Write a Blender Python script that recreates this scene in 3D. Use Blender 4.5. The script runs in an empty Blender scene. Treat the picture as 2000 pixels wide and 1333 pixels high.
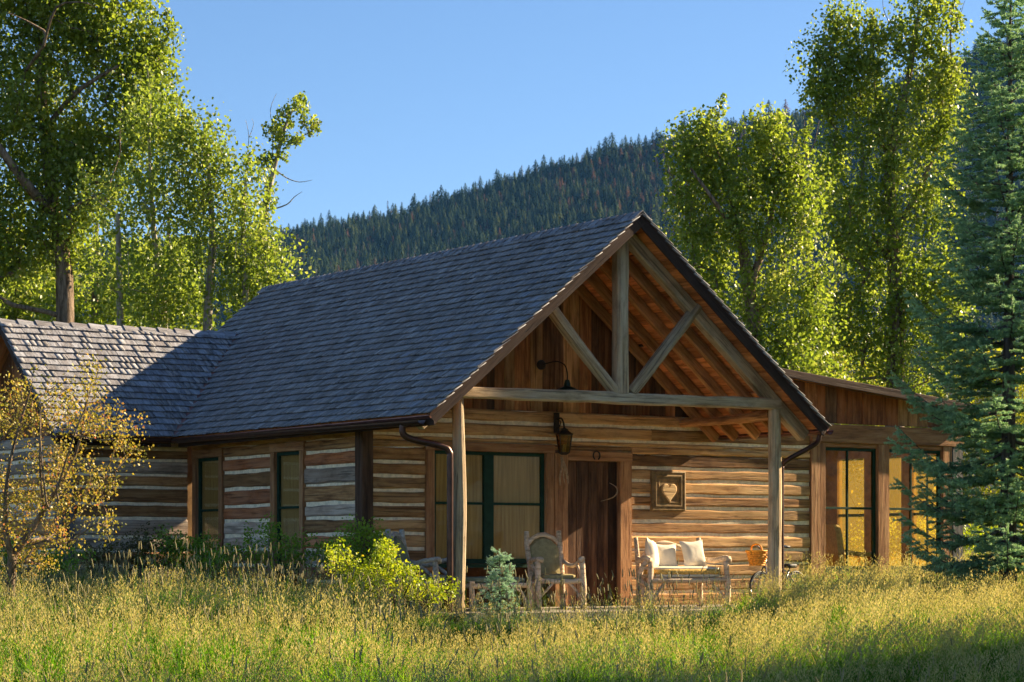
import bpy, math, random
import numpy as np
from mathutils import Vector, Matrix, noise as mnoise

random.seed(7); rng = np.random.default_rng(7)
sc = bpy.context.scene
COL = sc.collection
PI = math.pi

# ------------------------------------------------------------------ camera
# cabin axes: X along the front wall to the right, Y into the depth, Z up, porch floor z = 0
FPX, YAW, HZN, CAMZ = 4650.0, math.radians(33.6), 1085.0, 0.74
RX, RY = math.cos(YAW), -math.sin(YAW)          # camera right
FX, FY = math.sin(YAW), math.cos(YAW)           # camera forward
_l0 = (709 - 1000) / FPX * 32.5
CX, CY = -(_l0 * RX + 32.5 * FX), -(_l0 * RY + 32.5 * FY)
cd = bpy.data.cameras.new('camera'); cam = bpy.data.objects.new('camera', cd); COL.objects.link(cam)
cam.location = (CX, CY, CAMZ); cam.rotation_euler = (PI / 2, 0, -YAW)
cd.sensor_width = 36; cd.lens = FPX / 2000 * 36; cd.shift_y = (HZN - 666.5) / 2000
cd.clip_start = 0.5; cd.clip_end = 12000
cd.dof.use_dof = True; cd.dof.focus_distance = 33; cd.dof.aperture_fstop = 7.0
sc.camera = cam

# ------------------------------------------------------------------ sky, sun, exposure
SUN = Vector((1.0, -0.125, 0.525)).normalized()
world = bpy.data.worlds.new('World'); sc.world = world; world.use_nodes = True
wn = world.node_tree.nodes; wl = world.node_tree.links
bg = wn['Background']
sky = wn.new('ShaderNodeTexSky'); sky.sky_type = 'NISHITA'; sky.sun_disc = False
sky.sun_elevation = math.asin(SUN.z); sky.sun_rotation = math.atan2(SUN.x, SUN.y)
sky.altitude = 2500; sky.air_density = 1.0; sky.dust_density = 1.2; sky.ozone_density = 3.0
hsv = wn.new('ShaderNodeHueSaturation'); hsv.inputs['Saturation'].default_value = 1.05
wl.new(sky.outputs[0], hsv.inputs['Color']); wl.new(hsv.outputs[0], bg.inputs[0]); bg.inputs[1].default_value = 0.050
sl = bpy.data.lights.new('sun', 'SUN'); sun = bpy.data.objects.new('sun', sl); COL.objects.link(sun)
sl.energy = 5.0; sl.angle = math.radians(0.53); sl.color = (1.0, 0.80, 0.52)
sun.rotation_euler = (-SUN).to_track_quat('-Z', 'Y').to_euler(); sun.location = (30, -5, 25)
sc.view_settings.view_transform = 'Standard'; sc.view_settings.look = 'None'
sc.view_settings.exposure = 1.8; sc.view_settings.gamma = 1
sc.view_settings.use_curve_mapping = False
sc.render.engine = 'CYCLES'
cy = sc.cycles
cy.use_denoising = True; cy.use_adaptive_sampling = True; cy.adaptive_threshold = 0.025
cy.max_bounces = 7; cy.diffuse_bounces = 4; cy.glossy_bounces = 2; cy.transmission_bounces = 4
cy.transparent_max_bounces = 10; cy.volume_bounces = 0; cy.caustics_reflective = False; cy.caustics_refractive = False

# ------------------------------------------------------------------ helpers
def at(px, py, d):
    """world point of the photograph pixel at view depth d"""
    l = (px - 1000) / FPX * d
    return Vector((CX + l * RX + d * FX, CY + l * RY + d * FY, CAMZ + (HZN - py) / FPX * d))
def ld(x, y):
    dx, dy = x - CX, y - CY
    return dx * RX + dy * RY, dx * FX + dy * FY
def xy(l, d):
    return CX + l * RX + d * FX, CY + l * RY + d * FY
def sm(a, b, t):
    t = min(1, max(0, (t - a) / (b - a))); return t * t * (3 - 2 * t)
def gz(x, y):
    """ground height"""
    l, d = ld(x, y)
    g = -0.98 + 0.46 * sm(10, 30, d)
    g += 0.34 * sm(-0.6, -3.6, l) * sm(17, 29, d)
    g += 0.26 * sm(2.0, 3.6, l) * sm(17, 27, d)
    g += (-0.12 - g) * sm(31.5, 35.5, d) if d > 31.5 else 0
    g += 0.05 * mnoise.noise(Vector((x * 0.35, y * 0.35, 0)))
    g += 2.0 * sm(80, 400, d) * sm(0, 1, d / 400)
    return g

def prop(o, label=None, cat=None, group=None, kind=None):
    if label: o['label'] = label
    if cat: o['category'] = cat
    if group: o['group'] = group
    if kind: o['kind'] = kind
    return o
def link(name, me, mat=None, parent=None, M=None, smooth=False):
    o = bpy.data.objects.new(name, me); COL.objects.link(o)
    if mat is not None and not me.materials: me.materials.append(mat)
    if parent is not None: o.parent = parent
    if M is not None: o.matrix_basis = M
    if smooth: me.polygons.foreach_set('use_smooth', [True] * len(me.polygons))
    return o
def empty(name, loc=(0, 0, 0), rz=0.0, parent=None):
    o = bpy.data.objects.new(name, None); COL.objects.link(o); o.location = loc; o.rotation_euler = (0, 0, rz)
    o.empty_display_size = 0.2
    if parent is not None: o.parent = parent
    return o
def mesh(name, V, F):
    me = bpy.data.meshes.new(name); me.from_pydata([tuple(v) for v in V], [], F); me.update(); return me
def tri_mesh(name, V, T, rnd=None):
    """numpy triangles -> mesh, optional per-vertex float attribute rnd"""
    me = bpy.data.meshes.new(name); n = len(T)
    me.vertices.add(len(V)); me.vertices.foreach_set('co', np.ascontiguousarray(V, dtype=np.float32).ravel())
    me.loops.add(n * 3); me.loops.foreach_set('vertex_index', np.ascontiguousarray(T, dtype=np.int32).ravel())
    me.polygons.add(n); me.polygons.foreach_set('loop_start', np.arange(0, n * 3, 3, dtype=np.int32))
    me.polygons.foreach_set('loop_total', np.full(n, 3, dtype=np.int32))
    if rnd is not None:
        a = me.attributes.new('rnd', 'FLOAT', 'POINT'); a.data.foreach_set('value', np.ascontiguousarray(rnd, dtype=np.float32))
    me.update(); return me
def frame(p0, p1, up=(0, 0, 1)):
    """matrix with local X from p0 to p1, local Z near up"""
    p0, p1, up = Vector(p0), Vector(p1), Vector(up)
    x = (p1 - p0).normalized(); y = up.cross(x)
    if y.length < 1e-4: y = Vector((0, 1, 0)).cross(x)
    y.normalize(); z = x.cross(y)
    return Matrix(((x.x, y.x, z.x, p0.x), (x.y, y.y, z.y, p0.y), (x.z, y.z, z.z, p0.z), (0, 0, 0, 1)))
def loft(rings, cap=True):
    V, F = [], []; n = len(rings[0])
    for r in rings: V += [tuple(p) for p in r]
    for i in range(len(rings) - 1):
        for k in range(n):
            a = i * n + k; b = i * n + (k + 1) % n
            F.append((a, b, b + n, a + n))
    if cap:
        F.append(tuple(reversed(range(n)))); F.append(tuple(range((len(rings) - 1) * n, len(rings) * n)))
    return V, F
def timber(name, p0, p1, w, h, mat, parent=None, up=(0, 0, 1), seg=None, wob=0.004, ch=0.012, wobz=None):
    """squared timber from p0 to p1: width w (local Y), height h (local Z), chamfered, edges uneven"""
    p0, p1 = Vector(p0), Vector(p1); L = (p1 - p0).length
    if seg is None: seg = max(1, min(24, int(L / 0.3)))
    if wobz is None: wobz = wob
    s = random.random() * 100; rings = []
    for i in range(seg + 1):
        x = L * i / seg
        a = w / 2 + wob * mnoise.noise(Vector((x * 2.3, s, 0))); b = h / 2 + wobz * mnoise.noise(Vector((x * 2.1, s, 5)))
        t = h / 2 + wobz * mnoise.noise(Vector((x * 2.5, s, 9))); c = min(ch, w * .3, h * .3)
        rings.append([(x, -a + c, -b), (x, a - c, -b), (x, a, -b + c), (x, a, t - c), (x, a - c, t), (x, -a + c, t), (x, -a, t - c), (x, -a, -b + c)])
    V, F = loft(rings)
    return link(name, mesh(name, V, F), mat, parent, frame(p0, p1, up))
def box(name, lo, hi, mat, parent=None, ch=0.0):
    """axis-aligned piece, grain along its longest side"""
    lo, hi = Vector(lo), Vector(hi); d = hi - lo; c = (lo + hi) / 2
    ax = max(range(3), key=lambda i: d[i])
    e = Vector((0, 0, 0)); e[ax] = d[ax] / 2
    if ax == 2: return timber(name, c - e, c + e, d.x, d.y, mat, parent, up=(0, 1, 0), seg=1, wob=0, ch=ch or .003)
    if ax == 0: return timber(name, c - e, c + e, d.y, d.z, mat, parent, seg=1, wob=0, ch=ch or .003)
    return timber(name, c - e, c + e, d.x, d.z, mat, parent, seg=1, wob=0, ch=ch or .003)
def smooth_path(P, sub=4):
    P = [Vector(p) for p in P]; out = []
    if len(P) < 3: return P
    for i in range(len(P) - 1):
        a = P[max(0, i - 1)]; b = P[i]; c = P[i + 1]; d = P[min(len(P) - 1, i + 2)]
        for k in range(sub):
            t = k / sub
            out.append(0.5 * ((2 * b) + (c - a) * t + (2 * a - 5 * b + 4 * c - d) * t * t + (3 * b - a - 3 * c + d) * t ** 3))
    out.append(P[-1]); return out
def tube_geo(P, R, n=8, sub=4, rough=0.0):
    m = len(P); Q = smooth_path(P, sub)
    if not hasattr(R, '__len__'): R = [R] * m
    rr = [float(np.interp(i * (m - 1) / (len(Q) - 1), range(m), R)) for i in range(len(Q))]
    rings = []; u = None; s = random.random() * 50
    for i, q in enumerate(Q):
        t = (Q[min(i + 1, len(Q) - 1)] - Q[max(i - 1, 0)]).normalized()
        if u is None: u = t.orthogonal().normalized()
        u = (u - t * u.dot(t)).normalized(); v = t.cross(u)
        rings.append([q + (u * math.cos(2 * PI * k / n) + v * math.sin(2 * PI * k / n)) * rr[i] * (1 + rough * mnoise.noise(Vector((i * .6, k * .9, s)))) for k in range(n)])
    return loft(rings)
def tube(name, P, R, mat, parent=None, n=8, sub=4, rough=0.0, smooth=True):
    V, F = tube_geo(P, R, n, sub, rough)
    return link(name, mesh(name, V, F), mat, parent, smooth=smooth)
def join_geo(parts):
    V, F = [], []
    for v, f in parts:
        o = len(V); V += list(v); F += [tuple(i + o for i in q) for q in f]
    return V, F

# ------------------------------------------------------------------ materials
def mat_new(name):
    m = bpy.data.materials.new(name); m.use_nodes = True
    nt = m.node_tree; nt.nodes.clear()
    out = nt.nodes.new('ShaderNodeOutputMaterial'); return m, nt, out
class N:
    def __init__(s, nt): s.nt = nt
    def __call__(s, t, **kw):
        n = s.nt.nodes.new(t)
        for k, v in kw.items():
            if k.startswith('i_'):
                key = k[2:]; key = int(key) if key.isdigit() else key.replace('_', ' ')
                if isinstance(v, bpy.types.NodeSocket): s.nt.links.new(v, n.inputs[key])
                else: n.inputs[key].default_value = v
            else: setattr(n, k, v)
        return n
def c4(c): return (c[0], c[1], c[2], 1)
def ramp(nd, fac, stops):
    r = nd('ShaderNodeValToRGB', i_Fac=fac); e = r.color_ramp.elements
    while len(e) < len(stops): e.new(0.5)
    for k, (p, c) in enumerate(stops): e[k].position = p; e[k].color = c4(c) if hasattr(c, '__len__') else (c, c, c, 1)
    return r.outputs[0]
def mixc(nd, fac, a, b, mode='MIX'):
    n = nd('ShaderNodeMix', data_type='RGBA', blend_type=mode)
    for key, v in ((0, fac), (6, a), (7, b)):
        if isinstance(v, bpy.types.NodeSocket): nd.nt.links.new(v, n.inputs[key])
        else: n.inputs[key].default_value = c4(v) if hasattr(v, '__len__') else v
    return n.outputs[2]
def math_(nd, op, a, b=0.0):
    n = nd('ShaderNodeMath', operation=op)
    for k, v in ((0, a), (1, b)):
        if isinstance(v, bpy.types.NodeSocket): nd.nt.links.new(v, n.inputs[k])
        else: n.inputs[k].default_value = v
    return n.outputs[0]
def wood(name, dark, mid, light, patch=None, patch_amt=0.5, rough=0.85, bump=0.5, rnd=0.35, across=16.0, crack=0.55, attr=False):
    m, nt, out = mat_new(name); nd = N(nt)
    oi = nd('ShaderNodeObjectInfo'); r = oi.outputs['Random']
    if attr:
        at_ = nd('ShaderNodeAttribute', attribute_name='rnd'); r = math_(nd, 'FRACT', math_(nd, 'ADD', r, at_.outputs['Fac']))
    off = nd('ShaderNodeCombineXYZ', i_X=math_(nd, 'MULTIPLY', r, 61.0), i_Y=math_(nd, 'MULTIPLY', r, 23.0), i_Z=math_(nd, 'MULTIPLY', r, 37.0))
    tc = nd('ShaderNodeTexCoord')
    co = nd('ShaderNodeVectorMath', operation='ADD', i_0=tc.outputs['Object'], i_1=off.outputs[0]).outputs[0]
    def nz(sx, s, detail=6, rg=0.6, dist=0.0):
        mp = nd('ShaderNodeMapping', i_Vector=co); mp.inputs['Scale'].default_value = (sx, s, s)
        return nd('ShaderNodeTexNoise', i_Vector=mp.outputs[0], i_Scale=1.0, i_Detail=detail, i_Roughness=rg, i_Distortion=dist).outputs[0]
    g = nz(1.3, across, 7, 0.65, 0.3)
    col = ramp(nd, g, [(0.30, dark), (0.48, mid), (0.70, light)])
    if patch is not None:
        p = nz(1.1, 3.2, 5, 0.6)
        pf = math_(nd, 'MULTIPLY', ramp(nd, p, [(0.42, 0.0), (0.62, 1.0)]), patch_amt)
        col = mixc(nd, pf, col, mixc(nd, 0.45, patch, col))
    # drying checks along the grain and dark weather stains
    k = nz(0.9, across * 2.6, 3, 0.5, 0.6)
    kf = ramp(nd, k, [(0.60, 0.0), (0.66, 1.0)])
    col = mixc(nd, math_(nd, 'MULTIPLY', kf, crack), col, (dark[0] * .25, dark[1] * .25, dark[2] * .25))
    st = nz(2.2, 5.0, 6, 0.7)
    col = mixc(nd, ramp(nd, st, [(0.50, 0.0), (0.70, 0.6)]), col, (dark[0] * .6, dark[1] * .6, dark[2] * .6))
    val = nd('ShaderNodeMapRange', i_Value=r, i_3=1 - rnd, i_4=1 + rnd).outputs[0]
    hs = nd('ShaderNodeHueSaturation', i_Value=val, i_Color=col)
    hs.inputs['Saturation'].default_value = 1.0
    b = nd('ShaderNodeBsdfPrincipled', i_Base_Color=hs.outputs[0], i_Roughness=rough)
    b.inputs['Specular IOR Level'].default_value = 0.25
    hgt = math_(nd, 'SUBTRACT', g, math_(nd, 'MULTIPLY', kf, 0.5))
    bp = nd('ShaderNodeBump', i_Height=hgt, i_Strength=min(1.0, bump * 1.6), i_Distance=0.018)
    nt.links.new(bp.outputs[0], b.inputs['Normal']); nt.links.new(b.outputs[0], out.inputs[0])
    return m
def plain(name, col, rough=0.7, metal=0.0, var=0.25, scale=6.0, bump=0.15, spec=0.4, col2=None):
    m, nt, out = mat_new(name); nd = N(nt)
    tc = nd('ShaderNodeTexCoord')
    n1 = nd('ShaderNodeTexNoise', i_Vector=tc.outputs['Object'], i_Scale=scale, i_Detail=6.0, i_Roughness=0.65).outputs[0]
    c2 = col2 or tuple(c * (1 - var) for c in col)
    cc = ramp(nd, n1, [(0.35, c2), (0.62, tuple(min(1, c * (1 + var * .5)) for c in col))])
    b = nd('ShaderNodeBsdfPrincipled', i_Base_Color=cc, i_Roughness=rough, i_Metallic=metal)
    b.inputs['Specular IOR Level'].default_value = spec
    if bump:
        bp = nd('ShaderNodeBump', i_Height=n1, i_Strength=bump, i_Distance=0.02); nt.links.new(bp.outputs[0], b.inputs['Normal'])
    nt.links.new(b.outputs[0], out.inputs[0]); return m
def leafmat(name, stops, transl=0.45, tcol=(1.15, 1.1, 0.55), rough=0.45, spec=0.4, objrnd=0.0):
    """foliage: colour per leaf from attribute rnd, light shining through"""
    m, nt, out = mat_new(name); nd = N(nt)
    f = nd('ShaderNodeAttribute', attribute_name='rnd').outputs['Fac']
    if objrnd:
        oi = nd('ShaderNodeObjectInfo').outputs['Random']
        f = math_(nd, 'ADD', math_(nd, 'MULTIPLY', f, 1 - objrnd), math_(nd, 'MULTIPLY', oi, objrnd))
    col = ramp(nd, f, stops)
    b = nd('ShaderNodeBsdfPrincipled', i_Base_Color=col, i_Roughness=rough); b.inputs['Specular IOR Level'].default_value = spec
    tc = mixc(nd, 1.0, col, tcol, 'MULTIPLY')
    t = nd('ShaderNodeBsdfTranslucent', i_Color=tc)
    mx = nd('ShaderNodeMixShader', i_0=transl, i_1=b.outputs[0], i_2=t.outputs[0])
    nt.links.new(mx.outputs[0], out.inputs[0]); return m
def glassmat(name, tint, refl=0.08):
    m, nt, out = mat_new(name); nd = N(nt)
    lw = nd('ShaderNodeLayerWeight', i_Blend=0.25)
    fac = math_(nd, 'ADD', math_(nd, 'MULTIPLY', lw.outputs['Fresnel'], 0.30), refl)
    t = nd('ShaderNodeBsdfTransparent', i_Color=c4(tint)); g = nd('ShaderNodeBsdfGlossy', i_Roughness=0.03)
    mx = nd('ShaderNodeMixShader', i_0=fac, i_1=t.outputs[0], i_2=g.outputs[0])
    nt.links.new(mx.outputs[0], out.inputs[0]); return m

M = {}
M['log_tan'] = wood('log_tan', (.19, .08, .028), (.52, .275, .105), (.68, .42, .19), patch=(.46, .33, .19), patch_amt=.5)
M['log_brown'] = wood('log_brown', (.10, .042, .016), (.37, .18, .068), (.54, .31, .13), patch=(.11, .05, .02), patch_amt=.7)
M['log_rust'] = wood('log_rust', (.18, .052, .019), (.44, .145, .050), (.60, .24, .095), patch=(.42, .31, .22), patch_amt=.45)
M['log_gray'] = wood('log_gray', (.20, .145, .105), (.48, .37, .28), (.66, .53, .42), patch=(.26, .12, .06), patch_amt=.7)
M['beam'] = wood('weathered_beam', (.18, .115, .06), (.44, .31, .18), (.60, .46, .29), patch=(.52, .45, .35), patch_amt=.7, rnd=.15)
M['rafter'] = wood('rafter_wood', (.18, .075, .025), (.44, .215, .08), (.58, .33, .14), rnd=.2, crack=.35)
M['deck_under'] = wood('roof_board', (.24, .07, .024), (.62, .23, .075), (.74, .34, .14), patch=(.17, .06, .03), patch_amt=.6, rnd=.35, crack=.3)
M['plank'] = wood('gable_plank', (.09, .032, .011), (.34, .125, .042), (.50, .23, .085), patch=(.10, .045, .02), patch_amt=.8, rnd=.6)
M['plank_dark'] = wood('gable_plank_dark', (.04, .018, .009), (.16, .07, .03), (.30, .15, .07), patch=(.05, .03, .02), patch_amt=.8, rnd=.5)
M['plank_light'] = wood('gable_plank_light', (.16, .07, .025), (.50, .25, .095), (.66, .39, .18), patch=(.10, .05, .025), patch_amt=.8, rnd=.3)
M['plank_rust'] = wood('gable_plank_rust', (.12, .035, .012), (.34, .11, .035), (.42, .17, .06), rnd=.1)
M['door'] = wood('door_plank', (.024, .011, .006), (.085, .038, .017), (.18, .09, .043), patch=(.06, .036, .022), patch_amt=.6, rnd=.4, across=12)
M['casing'] = wood('casing_board', (.17, .07, .03), (.37, .175, .075), (.50, .28, .135), rnd=.2, crack=.3)
M['darkpost'] = wood('dark_post', (.03, .016, .010), (.085, .045, .027), (.14, .08, .05), rnd=.1)
M['greypost'] = wood('grey_post', (.06, .055, .05), (.13, .12, .115), (.2, .19, .18), rnd=.1)
M['barge'] = wood('barge_board', (.026, .014, .010), (.055, .030, .022), (.085, .050, .037), rnd=.1, crack=.2)
M['shingle'] = wood('shingle_wood', (.095, .095, .102), (.26, .265, .295), (.37, .375, .41), patch=(.17, .125, .105), patch_amt=.75, rnd=.22, across=22, attr=True, crack=.6)
M['drift'] = wood('driftwood', (.38, .25, .15), (.74, .54, .36), (.88, .70, .52), rnd=.1, across=30, crack=.35)
M['driftgrey'] = wood('grey_driftwood', (.20, .18, .16), (.40, .38, .36), (.55, .53, .50), rnd=.1, across=30, crack=.35)
M['deckplank'] = wood('porch_plank', (.15, .12, .10), (.30, .25, .2), (.45, .39, .32), rnd=.2)
M['mortar'] = plain('chinking_mortar', (.90, .74, .52), rough=.95, var=.22, scale=14, bump=.4, spec=.1)
M['green'] = plain('green_paint', (.014, .042, .024), rough=.7, spec=.15, var=.25, scale=9)
M['gutter'] = plain('copper_brown_metal', (.085, .042, .032), rough=.38, metal=.6, var=.35, scale=5)
M['copper'] = plain('copper_flashing', (.30, .13, .10), rough=.42, metal=.7, var=.45, scale=4)
M['iron'] = plain('rusty_iron', (.045, .03, .022), rough=.6, metal=.5, var=.4, scale=14)
M['lampgreen'] = plain('enamel_green', (.02, .05, .035), rough=.35, var=.2)
M['roofmetal'] = plain('dark_roof_metal', (.06, .045, .04), rough=.5, metal=.4, var=.3)
M['interior'] = plain('interior_wood', (.36, .21, .09), rough=.8, var=.4, scale=5)
M['soil'] = plain('soil', (.05, .036, .022), rough=1, var=.4)
M['cream'] = plain('cream_cloth', (.74, .66, .54), rough=.95, var=.10, scale=5, bump=.3, spec=.1)
M['olive'] = plain('olive_cloth', (.34, .28, .14), rough=.95, var=.25, scale=18, bump=.3, spec=.1)
M['sage'] = plain('sage_cloth', (.20, .23, .16), rough=.95, var=.25, scale=18, bump=.3, spec=.1)
M['fringe'] = plain('ochre_fringe', (.74, .46, .13), rough=.95, var=.5, scale=30, bump=.5, spec=.1)
M['wicker'] = plain('orange_wicker', (.90, .38, .04), rough=.6, var=.35, scale=30, bump=.4)
M['palewicker'] = plain('pale_wicker', (.5, .42, .3), rough=.7, var=.3, scale=30, bump=.4)
M['rubber'] = plain('black_rubber', (.018, .018, .02), rough=.6, var=.2)
M['bikeblue'] = plain('bicycle_paint', (.05, .06, .12), rough=.3, var=.1, bump=0)
M['chrome'] = plain('chrome', (.6, .6, .6), rough=.25, metal=1, var=.1, bump=0)
M['tin'] = plain('pressed_tin', (.24, .15, .06), rough=.65, metal=.1, var=.5, scale=10)
M['heart'] = wood('pale_heart_wood', (.40, .24, .11), (.70, .46, .22), (.82, .60, .33), rnd=.05, across=22, crack=.5)
M['antler'] = plain('antler_bone', (.42, .27, .15), rough=.6, var=.4, scale=18)
M['glass'] = glassmat('window_glass', (.93, .95, .93), .0)
M['amber'] = glassmat('amber_screen_glass', (.95, .84, .56), .0)
def screenmat():
    m, nt, out = mat_new('amber_insect_screen'); nd = N(nt)
    t = nd('ShaderNodeBsdfTransparent', i_Color=(.97, .90, .66, 1)); b = nd('ShaderNodeBsdfTranslucent', i_Color=(.78, .66, .34, 1))
    mx = nd('ShaderNodeMixShader', i_0=.06, i_1=t.outputs[0], i_2=b.outputs[0]); nt.links.new(mx.outputs[0], out.inputs[0]); return m
M['screen'] = screenmat()
M['lampglass'] = glassmat('old_lantern_glass', (.75, .62, .4), .06)
def blindmat():
    m, nt, out = mat_new('bamboo_blind'); nd = N(nt)
    tc = nd('ShaderNodeTexCoord')
    mp = nd('ShaderNodeMapping', i_Vector=tc.outputs['Object']); mp.inputs['Scale'].default_value = (1.2, 26, 26)
    n1 = nd('ShaderNodeTexNoise', i_Vector=mp.outputs[0], i_Scale=1.0, i_Detail=4.0).outputs[0]
    n2 = nd('ShaderNodeTexNoise', i_Vector=tc.outputs['Object'], i_Scale=1.6, i_Detail=3.0).outputs[0]
    c = ramp(nd, n1, [(.3, (.34, .17, .040)), (.5, (.50, .27, .070)), (.7, (.62, .36, .105))])
    c = mixc(nd, ramp(nd, n2, [(.4, 0.0), (.65, .5)]), c, (.40, .21, .05))
    b = nd('ShaderNodeBsdfPrincipled', i_Base_Color=c, i_Roughness=.8)
    nt.links.new(b.outputs[0], out.inputs[0]); return m
M['blind'] = blindmat()
def barkmat(name, dark, light):
    m, nt, out = mat_new(name); nd = N(nt)
    tc = nd('ShaderNodeTexCoord')
    mp = nd('ShaderNodeMapping', i_Vector=tc.outputs['Object']); mp.inputs['Scale'].default_value = (14, 14, 2.2)
    n1 = nd('ShaderNodeTexNoise', i_Vector=mp.outputs[0], i_Scale=1.0, i_Detail=6.0, i_Roughness=.7, i_Distortion=.4).outputs[0]
    c = ramp(nd, n1, [(.38, dark), (.6, light)])
    b = nd('ShaderNodeBsdfPrincipled', i_Base_Color=c, i_Roughness=.95); b.inputs['Specular IOR Level'].default_value = .1
    bp = nd('ShaderNodeBump', i_Height=n1, i_Strength=.9, i_Distance=.04); nt.links.new(bp.outputs[0], b.inputs['Normal'])
    nt.links.new(b.outputs[0], out.inputs[0]); return m
M['bark'] = barkmat('cottonwood_bark', (.075, .052, .036), (.27, .20, .145))
M['palebark'] = barkmat('pale_bark', (.20, .17, .14), (.46, .42, .36))
M['sprucebark'] = barkmat('spruce_bark', (.05, .04, .035), (.15, .125, .11))

# ------------------------------------------------------------------ setting: ground, hill
def groundmat():
    m, nt, out = mat_new('meadow_ground'); nd = N(nt)
    tc = nd('ShaderNodeTexCoord')
    n1 = nd('ShaderNodeTexNoise', i_Vector=tc.outputs['Object'], i_Scale=.6, i_Detail=9.0, i_Roughness=.7).outputs[0]
    n2 = nd('ShaderNodeTexNoise', i_Vector=tc.outputs['Object'], i_Scale=7.0, i_Detail=6.0, i_Roughness=.7).outputs[0]
    c = ramp(nd, n1, [(.35, (.045, .060, .015)), (.5, (.085, .095, .025)), (.68, (.14, .12, .045))])
    c = mixc(nd, ramp(nd, n2, [(.4, 0.0), (.7, .7)]), c, (.04, .035, .018))
    b = nd('ShaderNodeBsdfPrincipled', i_Base_Color=c, i_Roughness=1.0); b.inputs['Specular IOR Level'].default_value = .05
    bp = nd('ShaderNodeBump', i_Height=n2, i_Strength=.8, i_Distance=.1); nt.links.new(bp.outputs[0], b.inputs['Normal'])
    nt.links.new(b.outputs[0], out.inputs[0]); return m
ds = sorted(set([-400, -150, -60, -20, 0, 5] + list(np.arange(8, 46, 1.0)) + list(np.arange(46, 120, 6.0)) + [140, 180, 240, 320, 420, 600, 900, 1500, 2400]))
ls = sorted(set([-2500, -1200, -600, -300, -150, -80, -50, -35, -25] + list(np.arange(-18, 18.1, 1.0)) + [25, 35, 50, 80, 150, 300, 600, 1200, 2500]))
V = []; F = []
for d in ds:
    for l in ls:
        x, y = xy(l, d); V.append((x, y, gz(x, y)))
nl = len(ls)
for i in range(len(ds) - 1):
    for j in range(nl - 1): F.append((i * nl + j, i * nl + j + 1, (i + 1) * nl + j + 1, (i + 1) * nl + j))
prop(link('ground', mesh('ground', V, F), groundmat(), smooth=True), 'meadow ground sloping gently up to the cabin', kind='structure')

SKYLINE = [(-900, 560), (-300, 530), (0, 500), (300, 478), (560, 462), (640, 444), (760, 428), (900, 388), (1000, 358), (1060, 338), (1150, 312), (1250, 288), (1350, 268), (1480, 240), (1560, 228), (1650, 200), (1780, 160), (1870, 128), (2000, 66), (2200, -20), (2600, -120), (3000, -150)]
RIDGE_D, FOOT_D = 1700.0, 800.0
def hill_z(l, d):
    """height of the wooded hill (camera-frame plan position)"""
    px = 1000 + FPX * l / RIDGE_D
    zr = CAMZ + (HZN - np.interp(px, [p[0] for p in SKYLINE], [p[1] for p in SKYLINE])) / FPX * RIDGE_D
    if d <= RIDGE_D:
        t = max(0, (d - FOOT_D) / (RIDGE_D - FOOT_D)); h = zr * (t ** 1.15)
    else:
        h = zr * max(0, 1 - (d - RIDGE_D) / 900) ** .8
    return h + 9 * mnoise.noise(Vector((l * .008, d * .008, 3))) * sm(FOOT_D, FOOT_D + 250, d) * (1 - sm(RIDGE_D - 150, RIDGE_D, d)) - 4 * (1 - sm(FOOT_D, FOOT_D + 60, d))
V = []; F = []
hd = list(np.linspace(FOOT_D, RIDGE_D, 26)) + list(np.linspace(RIDGE_D + 80, RIDGE_D + 900, 8)); hl = list(np.linspace(-900, 1000, 77))
for d in hd:
    for l in hl:
        x, y = xy(l, d); V.append((x, y, hill_z(l, d)))
nl = len(hl)
for i in range(len(hd) - 1):
    for j in range(nl - 1): F.append((i * nl + j, i * nl + j + 1, (i + 1) * nl + j + 1, (i + 1) * nl + j))
prop(link('hill', mesh('hill', V, F), plain('forest_floor', (.05, .05, .028), rough=1, var=.4, scale=.05, spec=.05), smooth=True), 'steep wooded hill rising to the right behind the cabin', kind='structure')

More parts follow.
